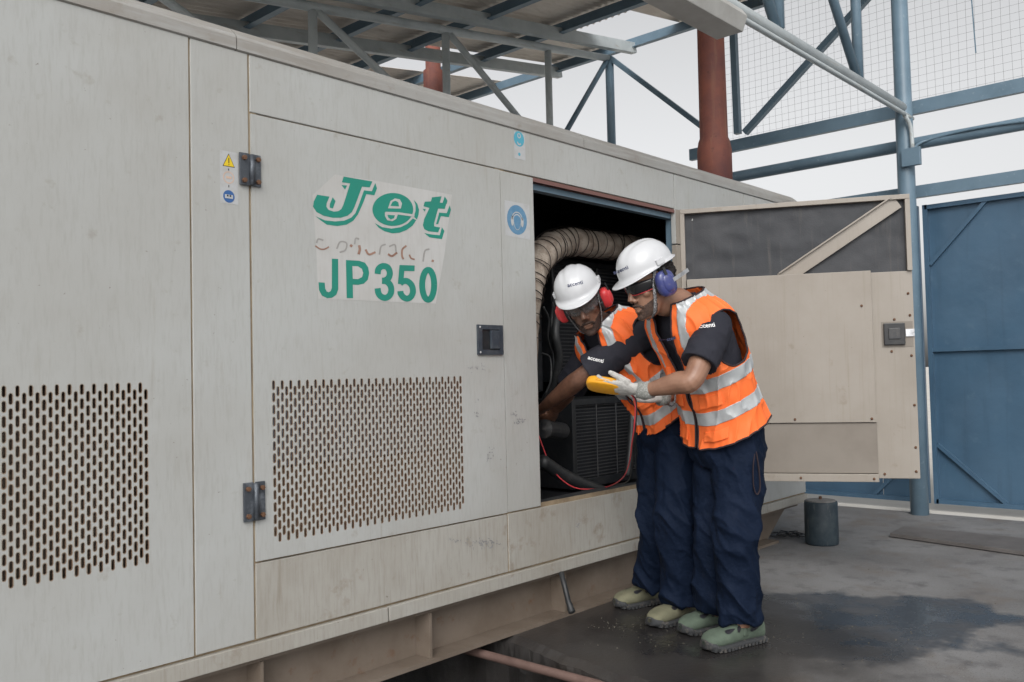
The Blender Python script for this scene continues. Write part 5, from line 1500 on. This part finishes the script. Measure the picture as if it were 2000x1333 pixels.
lead = [at(1225, 765, 3.72), at(1240, 784, 3.69), at(1239, 830, 3.72), at(1234, 868, 3.80), at(1229, 905, 3.95), at(1216, 934, 4.15)]
sill = inn(1188, 951, 0.03); sill.z = max(sill.z, ZD0 + 0.03)
lead += [sill, inn(1150, 956, 0.10), inn(1118, 951, 0.14), inn(1088, 928, 0.18), inn(1068, 893, 0.2), inn(1050, 845, 0.22)]
build('test_lead', MB().tube(lead, 0.0030, 8, res=8), 'lead', mm, smooth=True)
lead2 = [p + CX * 0.006 + Vector((0, 0, -0.001)) for p in lead[:4]] + [at(1236, 905, 4.0), at(1226, 940, 4.2), sill + Vector((0.05, 0.02, 0.0)), inn(1180, 957, 0.10)]
build('test_lead', MB().tube(lead2, 0.0028, 8, res=8), 'rubber', mm, smooth=True)

# ---- lettering on helmets, sleeves and vest
def local_print(nm, size, px, py, d, right_px, tg, m, par, tilt=0.0, bold=0.0):
    c = at(px, py, d)
    rt = (at(px + right_px[0], py + right_px[1], d) - c).normalized()
    upv = CY - rt * CY.dot(rt)
    return print_text('lettering', nm, size, c, rt, upv, tg, m, par, bold)
M['logo_white'] = mat('logo_white', (0.75, 0.75, 0.75), 0.6)
M['logo_navy'] = mat('logo_navy', (0.02, 0.03, 0.09), 0.5)
local_print('accenti', 0.025, 1122, 556, 3.95, (28, -6), [PA['hat']], 'logo_navy', PA['hat'], bold=0.0004)
local_print('accenti', 0.022, 1212, 528, 3.58, (10, -4), [PB['hat']], 'logo_navy', PB['hat'], bold=0.0004)
local_print('accenti', 0.024, 1383, 636, 3.50, (30, -3), [PB['shirt']], 'logo_white', PB['shirt'], bold=0.0005)
local_print('accenti', 0.025, 1167, 703, 3.93, (28, 7), [PA['shirt']], 'logo_white', PA['shirt'], bold=0.0005)
local_print('accenti', 0.019, 1311, 662, 3.58, (24, -5), [PB['vest']], 'logo_navy', PB['vest'], bold=0.0004)

# extra kit on the right-hand man
L = PB['L']; X, Y, Z = PB['XYZ']
hd_ = L(-0.128, -0.02, 0.0)
build('muff_blade', MB().bar(L(-0.134, -0.01, -0.002), L(-0.132, -0.112, 0.012), 0.003, 0.016, X.cross(Y)), 'steel', PB['per'])
lp0 = at(1473, 868, 3.68)
stp = [at(1472, 872, 3.70), at(1478, 890, 3.67), at(1483, 925, 3.66), at(1484, 955, 3.66), at(1478, 966, 3.66), at(1472, 950, 3.66), at(1471, 915, 3.66), at(1474, 885, 3.68)]
build('pocket_strap', MB().tube(stp, [(0.0025, 0.006)] * len(stp), 8, res=5), 'binding', PB['per'])
